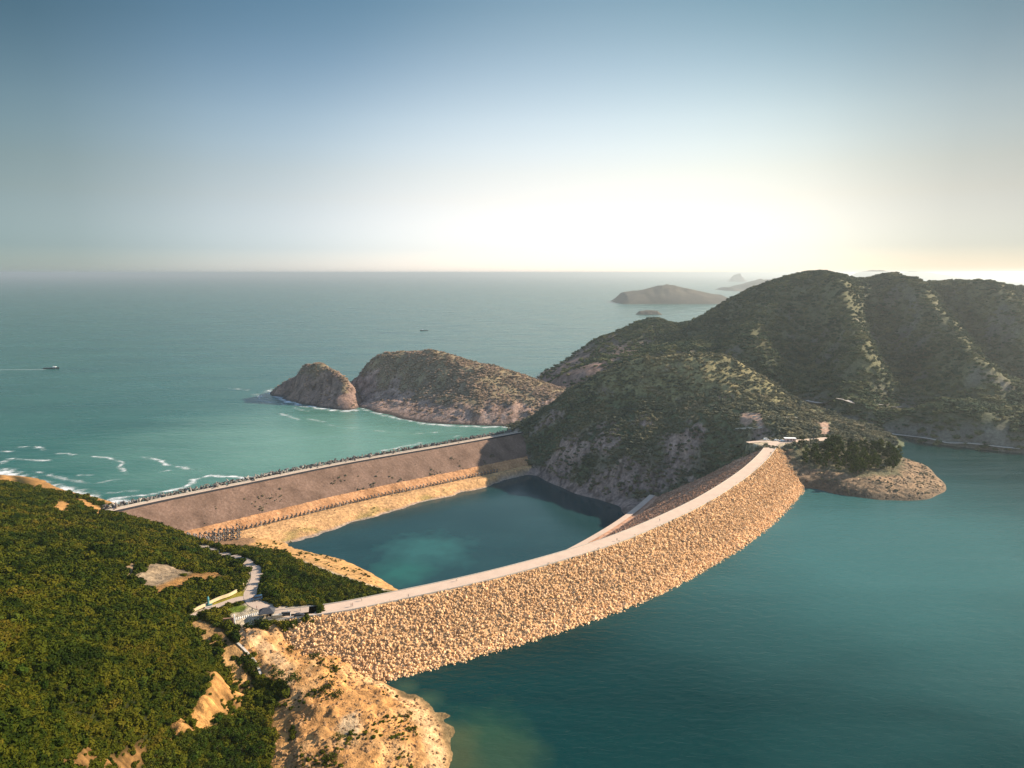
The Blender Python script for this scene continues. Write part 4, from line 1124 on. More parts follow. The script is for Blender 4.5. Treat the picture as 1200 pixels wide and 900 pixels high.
bveg = np.maximum(bveg, 1 - sstep(4, 8, dbt))
alb_bt = None
bveg = bveg * (1 - .45 * cl1 * (fbm(X1, Y1, 8, 3, 243) > .1))
bveg = bveg * (1 - .3 * mask1(STRIP, 2.0) * (fbm(X1, Y1, 9, 3, 251) > .05))
vegmask1 = (1 - bveg) * (Z1 > 2) * ~((Z1 < 42.5) & (Y1 < 330) & (X1 > -75))
p = place(T1, vegmask1, 300000, -600, 60, 70, 640, 5)
# thin out with the distance: far clumps are larger
dist = np.hypot(p[:, 0], p[:, 1])
keep = RNG.uniform(0, 1, len(p)) < np.clip((230 / dist) ** 1.3, .2, 1.0)
p = p[keep]
sc, ro, pk = sizes(len(p), .7, 2.5, .85, 6, 2.0)
sc *= np.clip(dist[keep] / 250, .95, 1.35)[:, None]
sc *= (0.9 + 0.55 * np.clip(fbm(p[:, 0], p[:, 1], 22, 3, 210) + .25, 0, 1))[:, None]
p[:, 2] -= .2
scatter('scrub', 'dense olive green scrub covering the near hillside', 'scrub', near_protos, p, sc, ro, pk, M['scrub'])
p = place(T1, vegmask1, 170000, -330, 0, 80, 330, 17)
sc, ro, pk = sizes(len(p), .55, 1.25, .8, 18)
scatter('low_scrub', 'low scrub filling the gaps between bushes on the near hillside', 'scrub', near_protos, p, sc, ro, pk, M['scrub'])
p = place(T1, vegmask1 * sstep(-.05, .4, fbm(X1, Y1, 45, 4, 241)), 9000, -600, -60, 70, 640, 15)
sc, ro, pk = sizes(len(p), 1.6, 3.4, .95, 16)
scatter('tall_scrub', 'taller dark green bushes standing out of the scrub on the near hillside', 'scrub', near_protos, p, sc, ro, pk, M['tree_leaf'])
p = place(T2, np.clip(veg2, 0, 1), 42000, -60, 430, 545, 1000, 7)
sc, ro, pk = sizes(len(p), 1.1, 3.2, .7, 8)
scatter('scrub', 'low dark scrub on the hill between the two dams', 'scrub', far_protos, p, sc, ro, pk, M['far_scrub'])
p = place(T4, np.clip(veg4, 0, 1) * (Z4 > 3), 60000, -50, 1240, 650, 1500, 9)
sc, ro, pk = sizes(len(p), 2.2, 5.5, .6, 10)
scatter('scrub', 'grey green scrub on the mountain behind', 'scrub', far_protos, p, sc, ro, pk, M['mount_scrub'])
for T, vg, lab, n, sd in ((TH, vegH, 'scrub on top of the headland', 22000, 12), (TS, vegS, 'scrub capping the small rock island', 9000, 14)):
    p = place(T, np.clip(vg, 0, 1) * (T.Z > 4), n, T.xs[0], T.xs[-1], T.ys[0], T.ys[-1], sd)
    sc, ro, pk = sizes(len(p), 1.2, 3.0, .55, sd + 1)
    scatter('scrub', lab, 'scrub', far_protos, p, sc, ro, pk, M['dry_scrub'])

# ------------------------------------------------------------------ boulders of the reservoir face
import bmesh as _bm
def boulder(seed, sub=1):
    bm = _bm.new()
    _bm.ops.create_icosphere(bm, subdivisions=sub, radius=1.0)
    rg = np.random.default_rng(seed)
    v = np.array([x.co[:] for x in bm.verts]); f = np.array([[x.index for x in q.verts] for q in bm.faces])
    bm.free()
    for _ in range(5):                                    # chop flat facets off a ball
        d = rg.normal(size=3); d /= np.linalg.norm(d)
        h = v @ d; lim = rg.uniform(.45, .8)
        v = v - np.outer(np.maximum(h - lim, 0), d)
    v = v * rg.uniform(.75, 1.2, 3) * (1 + rg.uniform(-.08, .08, (len(v), 1)))
    return v, f
bould = [boulder(400 + k, 2) for k in range(10)]
bould_lo = [boulder(420 + k, 1) for k in range(10)]
def on_face(idx, off, prof):
    pr = np.array(sorted(prof))
    z = np.interp(off, pr[:, 0], pr[:, 1])
    return DAM[idx, 0] + DAM_N[idx, 0] * off, DAM[idx, 1] + DAM_N[idx, 1] * off, z
rg = np.random.default_rng(33)
nb_ = 36000
bi = rg.integers(0, len(DAM), nb_); bofs = 4.8 + 33 * rg.uniform(0, 1, nb_)
bx, by, bz = on_face(bi, bofs, UP)
bx += rg.normal(0, .8, nb_); by += rg.normal(0, .8, nb_)
ok = (T1.h(bx, by) < bz + .4) | (bx > 60) | (by > 780)
ok &= ~((bx > 222) & (T3.h(bx, by) > bz + .3))
bx, by, bz = bx[ok], by[ok], bz[ok]
bs = rg.uniform(.30, .80, len(bx)) * np.where(rg.uniform(0, 1, len(bx)) < .07, 1.5, 1)
order = np.argsort(np.hypot(bx, by))
rots = rg.uniform(0, 2 * pi, (len(bx), 3))
from mathutils import Euler
protos_me = [mesh_np('boulder', v, f, M['riprap'], attrs={'shade': np.full(len(v), rg.uniform(.1, .9))}) for v, f in bould]
for k, i in enumerate(order[:300]):
    if k == 0:
        b0 = link('boulder', protos_me[0]); o = b0
        tag(o, 'rough tan boulder packed among others on the reservoir face of the dam', 'boulder', 'boulders armouring the reservoir face')
    else:
        o = b0.copy(); o.data = protos_me[k % 10]; COL.objects.link(o)
    o.location = (bx[i], by[i], bz[i] + .15); o.rotation_euler = rots[i]; o.scale = (bs[i],) * 3
VV, FF, SH = [], [], []
base = 0
for i in order[300:]:
    v, f = bould_lo[i % 10]
    mt = np.array(Euler(rots[i]).to_matrix())
    VV.append(v @ mt.T * bs[i] + (bx[i], by[i], bz[i] + .15)); FF.append(f + base); base += len(v)
    SH.append(np.full(len(v), np.clip(rg.normal(.45, .22) + .45 * (1 - sstep(41, 47, bz[i])) - .5 * (rg.uniform() < .05), 0, 1)))
o = link('riprap', mesh_np('riprap', np.concatenate(VV), np.concatenate(FF), M['riprap'], attrs={'shade': np.concatenate(SH)}))
tag(o, 'tan rock armour covering the rest of the reservoir face of the dam', 'rock armour', None, 'stuff')

# loose stones and dry tufts on the bare ground
def poly_fn(polys):
    t = np.zeros_like(Z1)
    for q in polys: t = np.maximum(t, mask1(q, 2.0))
    return t
pm = poly_fn((PLAT, EARTH)) * (Z1 > 40.6) * (1 - flat)
p = place(T1, pm * (.5 + .5 * sstep(.0, .4, fbm(X1, Y1, 14, 3, 231))), 26000, -140, 0, 120, 310, 71)
sc, ro, pk = sizes(len(p), .12, .9, .8, 72, 3.2)
scatter('loose_stones', 'loose tan stones strewn over the bare dirt by the reservoir', 'stones', [(v, (f, [])) for v, f in bould_lo[:4]], p, sc, ro, pk, M['riprap_bed'])
p = place(T1, pm * sstep(.02, .35, fbm(X1, Y1, 17, 4, 233)), 14000, -140, 0, 120, 310, 73)
sc, ro, pk = sizes(len(p), .25, 1.0, .7, 74)
scatter('dry_tufts', 'low dry scrub tufts dotted over the bare dirt', 'scrub', far_protos, p, sc, ro, pk, M['scrub'])
wm3 = (Z3 > 40.4) * (1 - wood)
p = place(T3, np.clip(wm3, 0, 1) * (.3 + .7 * sstep(.0, .4, fbm(X3, Y3, 9, 3, 261))), 9000, 224, 372, 500, 640, 93)
sc, ro, pk = sizes(len(p), .15, 1.1, .7, 94, 3.0)
scatter('loose_stones', 'brown stones littering the bank of the wooded point', 'stones', [(v, (f, [])) for v, f in bould_lo[:4]], p, sc, ro, pk, M['rubble_brown'])
p = place(T3, np.clip(wm3, 0, 1) * (Z3 > 42) * sstep(.05, .4, fbm(X3, Y3, 11, 4, 263)), 9000, 224, 372, 500, 640, 95)
sc, ro, pk = sizes(len(p), .3, 1.1, .6, 96)
scatter('dry_tufts', 'dry scrub tufts around the grove on the point', 'scrub', far_protos, p, sc, ro, pk, M['far_scrub'])
pb2 = mask1(BEACH, 3.0) * (Z1 > -13.5) * (1 - flat)
p = place(T1, pb2 * sstep(.1, .4, fbm(X1, Y1, 12, 4, 235)), 14000, -260, -60, 420, 620, 75)
sc, ro, pk = sizes(len(p), .3, 1.3, .6, 76)
scatter('dry_tufts', 'low scrub tufts on the sandy bank of the pool', 'scrub', far_protos, p, sc, ro, pk, M['scrub'])
rgr = np.random.default_rng(81)
nr = 9000
ri = rgr.integers(int(len(DAM) * .3), len(DAM), nr); ro_ = -4.8 - 95 * rgr.uniform(0, 1, nr)
rx, ry = DAM[ri, 0] + DAM_N[ri, 0] * ro_, DAM[ri, 1] + DAM_N[ri, 1] * ro_
dpr = np.array(DOWN)
rz_ = np.interp(ro_, dpr[:, 0], dpr[:, 1])
p = np.stack([rx, ry, rz_ + .1], 1)
sc, ro, pk = sizes(len(p), .3, 1.2, .8, 82, 2.2)
scatter('rubble', 'red brown rubble covering the pool side of the rockfill dam', 'rubble', [(v, (f, [])) for v, f in bould_lo[:4]], p, sc, ro, pk, M['rubble'])
rgq = np.random.default_rng(77)
ii = rgq.integers(10, len(COF) - 30, 1500); tt = rgq.uniform(.35, 1.0, 1500)
q0 = COF[ii, :2] + COF_N[ii] * (4.5 + 29.5 * tt)[:, None]
okq = rgq.uniform(0, 1, 1500) < sstep(.05, .35, fbm(q0[:, 0], q0[:, 1], 26, 3, 237)) * tt
p = np.stack([q0[:, 0], q0[:, 1], 18.8 - 19.3 * tt], 1)[okq]
sc, ro, pk = sizes(len(p), .5, 1.5, .7, 78)
scatter('weeds', 'dark weeds sprouting on the inner face of the sea dam', 'weeds', far_protos, p, sc, ro, pk, M['far_scrub'])
p = np.stack([Xb.ravel(), Yb.ravel(), Zb.ravel()], 1)
p = p[rgq.integers(0, len(p), 3500)] + rgq.normal(0, 1.0, (3500, 3)) * (1, 1, 0)
p = p[(rgq.uniform(0, 1, len(p)) < sstep(.05, .35, fbm(p[:, 0], p[:, 1], 18, 4, 17)) * .6) & (p[:, 2] > -14)]
sc, ro, pk = sizes(len(p), .25, .9, .6, 79)
scatter('dry_tufts', 'dry grass tufts on the sand strip below the sea dam', 'scrub', far_protos, p, sc, ro, pk, M['scrub'])

# ------------------------------------------------------------------ dolosse along the sea dam and at its toe
def dolos_mesh(name, mat):
    mb = MB()
    for s in (-1, 1):                                      # two crossed flukes joined by a shank
        ax = (1, 0, 0) if s < 0 else (0, 1, 0)
        c = (0, 0, 1.75 * s)
        for t in (-1, 1):
            e = tuple(c[k] + ax[k] * t * 1.85 for k in range(3))
            mb.tube(c, e, .58, .40, 8)
    mb.tube((0, 0, -1.75), (0, 0, 1.75), .62, .62, 8)
    return mb.mesh(name, mat)
dme = dolos_mesh('dolos', M['dolos'])
dmes = [dme, dolos_mesh('dolos', plain('grey_concrete', (0.27, 0.24, 0.20), .9, 0, .25, .9)), dolos_mesh('dolos', plain('brown_concrete', (0.11, 0.095, 0.08), .9, 0, .25, .9))]
spots = []
rg = np.random.default_rng(44)
for i in range(3, len(COF) - 4):
    for r, (of, zz) in enumerate(((-7.6, 20.6), (-10.6, 19.6), (-14.0, 17.2))):
        if r == 2 and i % 2: continue
        if rg.uniform() < .12: continue
        o_f = of + rg.normal(0, .6)
        q = COF[i, :2] + COF_N[i] * o_f + rg.normal(0, .5, 2)
        spots.append((q[0], q[1], zz + rg.normal(0, .5), 1.0 * rg.uniform(.8, 1.25)))
LD = 'grey concrete dolos heaped along the seaward edge of the sea dam'
spots.sort(key=lambda s: -s[2] * 30 + math.hypot(s[0], s[1]) * .5)
first = None
def put_dolos(s, first, lab, grp, lean=None):
    if first is None:
        o = link('dolos', dmes[0]); tag(o, lab, 'dolos', grp)
    else:
        o = first.copy(); o.data = dmes[rg.integers(0, 3)]; COL.objects.link(o)
        o['label'] = lab; o['group'] = grp
    o.location = s[:3]; o.scale = (s[3],) * 3
    o.rotation_euler = lean if lean is not None else tuple(rg.uniform(0, 2 * pi, 3))
    return o
# orderly row along the inner toe, and the stacked yard at its near end
toe = []
for i in range(30, len(COF) - 34, 2):
    q = COF[i, :2] + COF_N[i] * 45.5
    toe.append((q[0], q[1], -5.6, .85, 'grey dolos standing in the single row at the inner toe of the sea dam', 'dolosse in a row at the inner toe'))
yard = []
for a in range(11):
    for b_ in range(13):
        x, y, z = PZ(206 + a * 7.2 + (b_ % 2) * 2.5, 640 - b_ * 2.3 - a * 1.0, -5)
        if T1.h(x, y) < 0.5: yard.append((x, y, max(-6.0, float(T1.h(x, y))) + 1.2, .85, 'grey dolos stored in close ranks at the near end of the sea dam', 'dolosse stored in ranks'))
nseaw = 300 - len(toe) - min(len(yard), 90)
for s in spots[:nseaw]:
    o = put_dolos(s, first, LD, 'dolosse along the seaward edge')
    first = first or o
for s in toe + yard[:90]:
    put_dolos(s, first, s[4], s[5], (R(8), R(rg.uniform(-10, 10)), R(40) + rg.uniform(-.15, .15)))
rest = [(s, None) for s in spots[nseaw:]] + [(s, 1) for s in yard[90:]]
VV, FF4, FF8 = [], [], []
base = 0
dv = np.array([v.co[:] for v in dme.vertices])
q4 = np.array([f.vertices[:] for f in dme.polygons if len(f.vertices) == 4]); q8 = np.array([f.vertices[:] for f in dme.polygons if len(f.vertices) == 8])
for s, up in rest:
    mt = np.array(Euler((R(8), 0, R(40)) if up else tuple(rg.uniform(0, 2 * pi, 3))).to_matrix())
    VV.append(dv @ mt.T * s[3] + s[:3]); FF4.append(q4 + base); FF8.append(q8 + base); base += len(dv)
o = link('dolos_armour', mesh_np('dolos_armour', np.concatenate(VV), [np.concatenate(FF4), np.concatenate(FF8)], M['dolos']))
tag(o, 'remaining dark dolosse piled on the seaward slope of the sea dam', 'dolos armour', None, 'stuff')

# ------------------------------------------------------------------ trees
def make_tree(name, h, r, nleaf, leaf, seed, mat, shape='round'):
    rg = np.random.default_rng(seed)
    root = empty(name)
    tr = MB()
    bend = rg.uniform(-.06, .06, 2)
    p0 = np.zeros(3); seg = 5
    pts = [np.array((bend[0] * h * (k / seg) ** 2, bend[1] * h * (k / seg) ** 2, h * .82 * k / seg)) for k in range(seg + 1)]
    r0 = max(.12, h * .022)
    for k in range(seg):
        tr.tube(pts[k], pts[k + 1], r0 * (1 - k / (seg + .6)), r0 * (1 - (k + 1) / (seg + .6)), 7)
    clumps = []
    nl = 9 if shape == 'round' else 13
    for k in range(nl):
        t = rg.uniform(.22 if shape == 'cone' else .35, .98)
        b = pts[0] + (pts[-1] - pts[0]) * t
        an = k * 2.4 + rg.uniform(-.4, .4)
        wid = r * (1.0 if shape == 'round' else (1.15 - .85 * t)) * rg.uniform(.55, 1.0)
        e = b + np.array((cos(an) * wid, sin(an) * wid, h * rg.uniform(.02, .12)))
        tr.tube(b, e, r0 * .35, r0 * .12, 5)
        clumps.append((e, r * rg.uniform(.36, .55) * (1 if shape == 'round' else .8)))
    clumps.append((pts[-1] + np.array((0, 0, h * .1)), r * .45))
    tr.build('trunk', M['bark'], root)
    V, F = [], []
    for k in range(nleaf):
        c, cr = clumps[k % len(clumps)]
        d = rg.normal(size=3); d /= np.linalg.norm(d)
        pos = c + d * cr * rg.uniform(.35, 1.08) ** .6 * np.array((1, 1, .75))
        nrm = d + rg.normal(size=3) * .6; nrm /= np.linalg.norm(nrm)
        u = np.cross(nrm, rg.normal(size=3)); u /= np.linalg.norm(u); w = np.cross(nrm, u)
        s = leaf * rg.uniform(.6, 1.3)
        q = len(V)
        V += [pos + u * s, pos + w * s * .6, pos - u * s, pos - w * s * .6]
        F.append((q, q + 1, q + 2, q + 3))
    link('crown', mesh_np('crown', np.array(V), np.array(F), mat), root)
    return root
first_use = {}
def put_tree(key, x, y, z, s, lab, grp=None):
    name, h, r, nl, lf, sd, mat, shp = TREES[key]
    if key not in first_use:
        o = first_use[key] = make_tree(name, h, r, nl, lf, sd, mat, shp)
    else:
        o = copy_tree(first_use[key])
    o.location = (x, y, z - .15); o.scale = (s, s, s * random.uniform(.9, 1.12)); o.rotation_euler = (0, 0, random.uniform(0, 2 * pi))
    tag(o, lab, 'shrub' if 'shrub' in name else 'tree')
    if grp: o['group'] = grp
    elif 'group' in o: del o['group']
    return o
TREES = {'p0': ('pine_tree', 11, 3.4, 620, .42, 501, M['tree_leaf'], 'cone'), 'p1': ('pine_tree', 10, 3.8, 620, .42, 502, M['tree_leaf'], 'cone'), 'p2': ('pine_tree', 12, 3.2, 600, .42, 503, M['tree_leaf'], 'cone'),
         'b0': ('broadleaf_tree', 5.2, 2.9, 620, .30, 504, M['tree_leaf'], 'round'), 'b1': ('broadleaf_tree', 4.6, 3.2, 640, .30, 505, M['tree_leaf'], 'round'), 'b2': ('broadleaf_tree', 6.0, 2.8, 640, .30, 506, M['tree_leaf'], 'round'),
         's0': ('shrub', 2.4, 1.7, 380, .22, 507, M['scrub'], 'round'), 's1': ('shrub', 2.0, 1.9, 380, .22, 508, M['tree_leaf'], 'round')}
# grove on the point
WOOD = [T3.hit(x, y, 400)[:2] for x, y in ((930, 536), (940, 526), (965, 523), (1000, 521), (1036, 525), (1057, 540), (1052, 556), (1010, 560), (965, 552), (938, 546))]
rgt = np.random.default_rng(61)
n = 0; got = []
while n < 190:
    x, y = rgt.uniform(230, 370), rgt.uniform(540, 700)
    if in_poly(np.array([x]), np.array([y]), WOOD)[0] and all((x - a) ** 2 + (y - b_) ** 2 > 4.5 for a, b_ in got):
        got.append((x, y)); n += 1
for x, y in got:
    put_tree('p%d' % rgt.integers(0, 3), x, y, float(T3.h(x, y)), rgt.uniform(.75, 1.2), 'dark pine in the grove on the point jutting into the reservoir', 'pines in the grove on the point')
# thicket between the road and the pool
WEDGE = [T1.hit(x, y)[:2] for x, y in ((284, 648), (300, 643), (328, 654), (356, 675), (420, 697), (392, 702), (350, 709), (318, 709), (304, 698), (306, 672), (298, 660))]
got = []; tries = 0
wx0, wx1 = min(p[0] for p in WEDGE), max(p[0] for p in WEDGE); wy0, wy1 = min(p[1] for p in WEDGE), max(p[1] for p in WEDGE)
while len(got) < 110 and tries < 20000:
    tries += 1
    x, y = rgt.uniform(wx0, wx1), rgt.uniform(wy0, wy1)
    if in_poly(np.array([x]), np.array([y]), WEDGE)[0] and all((x - a) ** 2 + (y - b_) ** 2 > 7 for a, b_ in got) and seg_dist(np.array([x]), np.array([y]), ROAD_A)[0][0] > 5.5 and np.hypot(DAM[:, 0] - x, DAM[:, 1] - y).min() > 9.5:
        got.append((x, y))
for x, y in got:
    put_tree('b%d' % rgt.integers(0, 3), x, y, float(T1.h(x, y)), rgt.uniform(.6, 1.0), 'leafy green tree in the thicket between the road and the pool', 'trees in the thicket by the pool')
# single shrubs and trees that can be told apart
SINGLE = [('b2', 297, 792, 1.0, 'tall dark tree on the left of the pair below the dirt platform', 'x'), ('b0', 325, 797, .95, 'dark tree standing right of the pair below the dirt platform', 'x'),
          ('b1', 345, 803, .9, 'bushy tree at the edge of the bare dirt below the platform', 'x'), ('s1', 369, 772, 1.0, 'round shrub alone on bare dirt just under the boulder slope', 'x'), ('s0', 340, 765, 1.1, 'shrub at the foot of the boulders by the dirt platform', 'x'),
          ('s0', 380, 812, 1.2, 'shrub at the left of the scrubby clump on the bare dirt', 'x'), ('s1', 394, 818, 1.2, 'shrub at the right of the scrubby clump on the bare dirt', 'x'), ('s1', 388, 804, .9, 'small shrub at the top of the scrubby clump on the bare dirt', 'x'),
          ('s0', 480, 840, .8, 'lone shrub near the tip of the dirt shore by the reservoir', 'x'), ('s1', 397, 868, .9, 'shrub in the hollow beside the eroded rock patch', 'x'), ('s0', 388, 893, 1.2, 'shrub at the bottom edge on the bare dirt slope', 'x'), ('s1', 272, 787, .9, 'dark shrub beside the earth track on the slope', 'x'),
          ('s0', 265, 713, .8, 'shrub at the tip of the grass island in the road fork', 'x'), ('s1', 340, 637, .8, 'small shrub on the sand at the near corner of the pool', 'x'), ('s0', 352, 650, 1.0, 'tall shrub casting a shadow on the sandy pool bank', 'x'), ('s1', 323, 644, .9, 'low shrub on the sand behind the thicket', 'x'),
          ('s0', 383, 654, .9, 'shrub right at the water line of the sandy pool bank', 'x'), ('s1', 415, 671, .9, 'shrub beside the pale track on the pool bank', 'x'), ('s0', 428, 675, .8, 'shrub near the end of the sandy pool bank', 'x'), ('s1', 302, 733, 1.3, 'wide shrub below the row of bollards at the plaza edge', 'x'), ('s0', 290, 737, 1.1, 'shrub left of the wide one below the plaza edge', 'x')]
for key, px, py, s, lab, _ in SINGLE:
    x, y, z = T1.hit(px, py)
    put_tree(key, x, y, float(T1.h(x, y)), s, lab)
# low wood under the cliff at the lower left
LOW = [T1.hit(x, y)[:2] for x, y in ((170, 895), (225, 868), (262, 846), (300, 834), (314, 850), (314, 880), (312, 905), (160, 905))]
got = []; tries = 0
lx0, lx1 = min(p[0] for p in LOW), max(p[0] for p in LOW); ly0, ly1 = min(p[1] for p in LOW), max(p[1] for p in LOW)
while len(got) < 44 and tries < 20000:
    tries += 1
    x, y = rgt.uniform(lx0, lx1), rgt.uniform(ly0, ly1)
    if in_poly(np.array([x]), np.array([y]), LOW)[0] and all((x - a) ** 2 + (y - b_) ** 2 > 6 for a, b_ in got):
        got.append((x, y))
for x, y in got:
    put_tree('b%d' % rgt.integers(0, 3), x, y, float(T1.h(x, y)), rgt.uniform(.5, .85), 'bushy green tree in the clump under the orange earth cliff', 'trees under the earth cliff')

# ------------------------------------------------------------------ built things on the left
def polywall(name, path, thick, height, mat, label, cat):
    P = resample(catmull(path, 8), 1.5)
    n = normals2(P)
    V, F = [], []
    for k in range(len(P)):
        for (o_, z) in ((-thick / 2, -.4), (-thick / 2, height), (thick / 2, height), (thick / 2, -.4)):
            V.append((P[k, 0] + n[k, 0] * o_, P[k, 1] + n[k, 1] * o_, P[k, 2] + z))
    for k in range(len(P) - 1):
        a, b = k * 4, k * 4 + 4
        F += [(a, b, b + 1, a + 1), (a + 1, b + 1, b + 2, a + 2), (a + 2, b + 2, b + 3, a + 3)]
    F += [(0, 1, 2, 3), (len(V) - 1, len(V) - 2, len(V) - 3, len(V) - 4)]
    o = link(name, mesh_np(name, np.array(V), np.array(F), mat))
    return tag(o, label, cat)
polywall('retaining_wall', [PZ(*q) for q in ((226, 716, 61), (240, 709.5, 61), (256, 702, 61), (270, 697, 60.8), (281, 690, 60), (287, 683, 59))], .7, .9, M['wall_ochre'], 'low ochre wall curving along the uphill side of the left road', 'wall')
mon = empty('monument', PZ(244.5, 711, 60))
tag(mon, 'teal painted dolos monument standing beside the ochre wall', 'monument')
mon.rotation_euler = (0, 0, R(25))
MB().box((0, 0, .25), (3.2, 3.2, .5)).build('plinth', M['concrete'], mon, bevel=.05)
mo = MB()
mo.tube((-1.5, 0, .95), (1.5, 0, .95), .42, .42, 8); mo.tube((0, 0, .95), (0, 0, 4.0), .48, .48, 8)
mo.tube((0, -1.6, 4.0), (0, 0, 4.0), .34, .46, 8); mo.tube((0, 0, 4.0), (0, 1.6, 4.0), .46, .34, 8)
mo.build('dolos_figure', M['teal'], mon)
# pavilion
pav = empty('pavilion', PZ(313, 723, 60.05), R(12))
tag(pav, 'small pavilion with a dark slate hip roof at the end of the dam road', 'pavilion')
pb = MB()
pb.add([(-3.4, -2.6, 2.7), (3.4, -2.6, 2.7), (3.4, 2.6, 2.7), (-3.4, 2.6, 2.7), (-1.2, 0, 4.5), (1.2, 0, 4.5), (-3.4, -2.6, 2.5), (3.4, -2.6, 2.5), (3.4, 2.6, 2.5), (-3.4, 2.6, 2.5)],
       [(0, 1, 5, 4), (1, 2, 5), (2, 3, 4, 5), (3, 0, 4), (6, 9, 8, 7), (0, 6, 7, 1), (1, 7, 8, 2), (2, 8, 9, 3), (3, 9, 6, 0)])
pb.build('roof', M['roof_slate'], pav)
for sx in (-1, 1):
    for sy in (-1, 1):
        MB().tube((2.8 * sx, 2.0 * sy, 0), (2.8 * sx, 2.0 * sy, 2.5), .18, .16, 8).build('post', M['stone'], pav)
MB().box((1.2, -1.9, .55), (3.0, .3, 1.1)).box((2.65, 0, .55), (.3, 3.4, 1.1)).build('low_wall', M['stone'], pav)
MB().box((-.6, .9, .45), (2.6, .5, .08)).box((-1.6, .9, .2), (.15, .45, .4)).box((.4, .9, .2), (.15, .45, .4)).build('bench', M['bark'], pav)
# kiosk wall of buff stone right of the pavilion
kw = empty('stone_wall', PZ(325, 724, 60.05), R(10))
tag(kw, 'buff stone wall block between the pavilion and the dark notice shelter', 'wall')
MB().box((0, 0, .75), (4.2, 1.4, 1.5)).build('wall_block', M['stone'], kw, bevel=.06)
MB().box((0, 0, 1.56), (4.5, 1.7, .12)).build('coping', M['concrete'], kw)
sh = empty('notice_shelter', PZ(335.5, 723, 60.05), R(6))
tag(sh, 'dark notice shelter on two pale posts beside the dam road', 'shelter')
MB().box((0, 0, 1.35), (3.4, .5, 1.5)).build('notice_panel', M['dark'], sh, bevel=.04)
MB().box((0, 0, 2.2), (3.9, 1.0, .14)).build('roof', M['roof_slate'], sh)
for s in (-1, 1):
    MB().box((1.85 * s, 0, 1.1), (.16, .3, 2.2)).build('post', M['white'], sh)
# memorial slab with its pillar
me_ = empty('memorial', PZ(268, 733, 60), R(8))
tag(me_, 'ribbed red brown memorial slab with a tall white pillar at its end', 'memorial')
sb = MB().box((0, 0, 1.7), (4.2, .7, 3.4))
for k in range(6): sb.box((-1.75 + .7 * k, -.42, 1.8), (.28, .16, 3.0))
sb.build('slab', M['brown_stone'], me_)
MB().box((0, -.2, .2), (5.2, 2.0, .4)).build('base_step', M['concrete'], me_, bevel=.04)
MB().box((2.55, -.1, 2.4), (.5, .55, 4.8), taper=.8).build('pillar', M['white'], me_)
# bollards along the plaza edge
bme = MB(); bme.tube((0, 0, 0), (0, 0, .95), .24, .20, 10); bme.tube((0, 0, .95), (0, 0, 1.15), .20, .05, 10)
bol = bme.build('bollard', M['white'])
for k in range(13):
    o = bol if k == 0 else bol.copy()
    if k: COL.objects.link(o)
    t = k / 12
    x, y, z = PZ(275 + 27 * t, 727 - 7 * t, 60.05)
    o.location = (x, y, z)
    tag(o, 'short white bollard in the row along the plaza edge by the memorial', 'bollard', 'white bollards along the plaza edge')
# footpath steps below the plaza, drains and kerbs of the cut
polywall('drain_channel', [(*T1.hit(x, y)[:2], float(T1.h(*T1.hit(x, y)[:2])) + .1) for x, y in ((276, 752), (288, 764), (300, 778), (306, 792))], 1.0, .35, M['concrete'], 'pale concrete drain running down the cut beside the dirt platform', 'drain')

# ------------------------------------------------------------------ vehicles
def vehicle(name, paint, Lg, W, H, kind):
    root = empty(name)
    hl = Lg / 2
    if kind == 'van':
        low = [(-hl, .45), (-hl, 1.15), (hl - .9, 1.15), (hl - .05, .95), (hl, .45)]
        cab = [(-hl + .03, 1.13), (-hl + .12, H), (hl - 1.5, H), (hl - .75, 1.13)]
    else:
        low = [(-hl, .40), (-hl, .95), (hl - 1.0, .95), (hl - .05, .78), (hl, .40)]
        cab = [(-hl + .35, .93), (-hl + .95, H), (hl - 1.9, H), (hl - 1.05, .93)]
    mb = MB(); mb.prism(low, -W / 2, W / 2)
    z0 = cab[0][1]
    mb.prism(cab, -W / 2 + .04, W / 2 - .04, 0, lambda z: 1 - .12 * max(0, (z - z0)) / (H - z0))
    mb.build('body', paint, root, bevel=.05)
    for s in (-1, 1):
        y = s * (W / 2 - .06)
        g = MB(); g.add([(cab[0][0] + .3, y + s * .045, z0 + .12), (cab[1][0] + .3, y - s * .03, H - .16), (cab[2][0] - .12, y - s * .03, H - .16), (cab[3][0] - .3, y + s * .045, z0 + .12)], [(0, 1, 2, 3)])
        g.build('side_window', M['glass'], root)
    g = MB(); x0, x1 = cab[3][0] + .02, cab[2][0] + .02
    g.add([(x0 - .08, -W / 2 + .2, z0 + .1), (x0 - .08, W / 2 - .2, z0 + .1), (x1 + .07, W / 2 - .28, H - .12), (x1 + .07, -W / 2 + .28, H - .12)], [(0, 1, 2, 3)])
    g.build('windscreen', M['glass'], root)
    for sx in (-1, 1):
        for sy in (-1, 1):
            c = (sx * (hl - .85), sy * (W / 2 - .08), .36)
            w = MB(); w.tube((c[0], c[1] - .11, c[2]), (c[0], c[1] + .11, c[2]), .36, .36, 14)
            wo = w.build('wheel', M['tyre'], root)
            r_ = MB(); r_.tube((c[0], c[1] - .125, c[2]), (c[0], c[1] + .125, c[2]), .19, .19, 10)
            r_.build('rim', M['metal'], wo)
    for sy in (-1, 1):
        MB().box((hl - .02, sy * (W / 2 - .3), .68), (.08, .32, .16)).build('headlight', M['white'], root)
    return root
van = vehicle('parked_van', M['van_blue'], 5.0, 1.9, 2.1, 'van')
van.location = PZ(301, 703, 60.2); van.rotation_euler = (0, 0, R(205))
tag(van, 'blue grey van parked at the thicket edge by the road fork', 'van')
car = vehicle('parked_car', M['dark'], 4.3, 1.75, 1.45, 'car')
x, y, z = PZ(350.5, 722, 60.1); car.location = (x, y, z); car.rotation_euler = (0, 0, R(15))
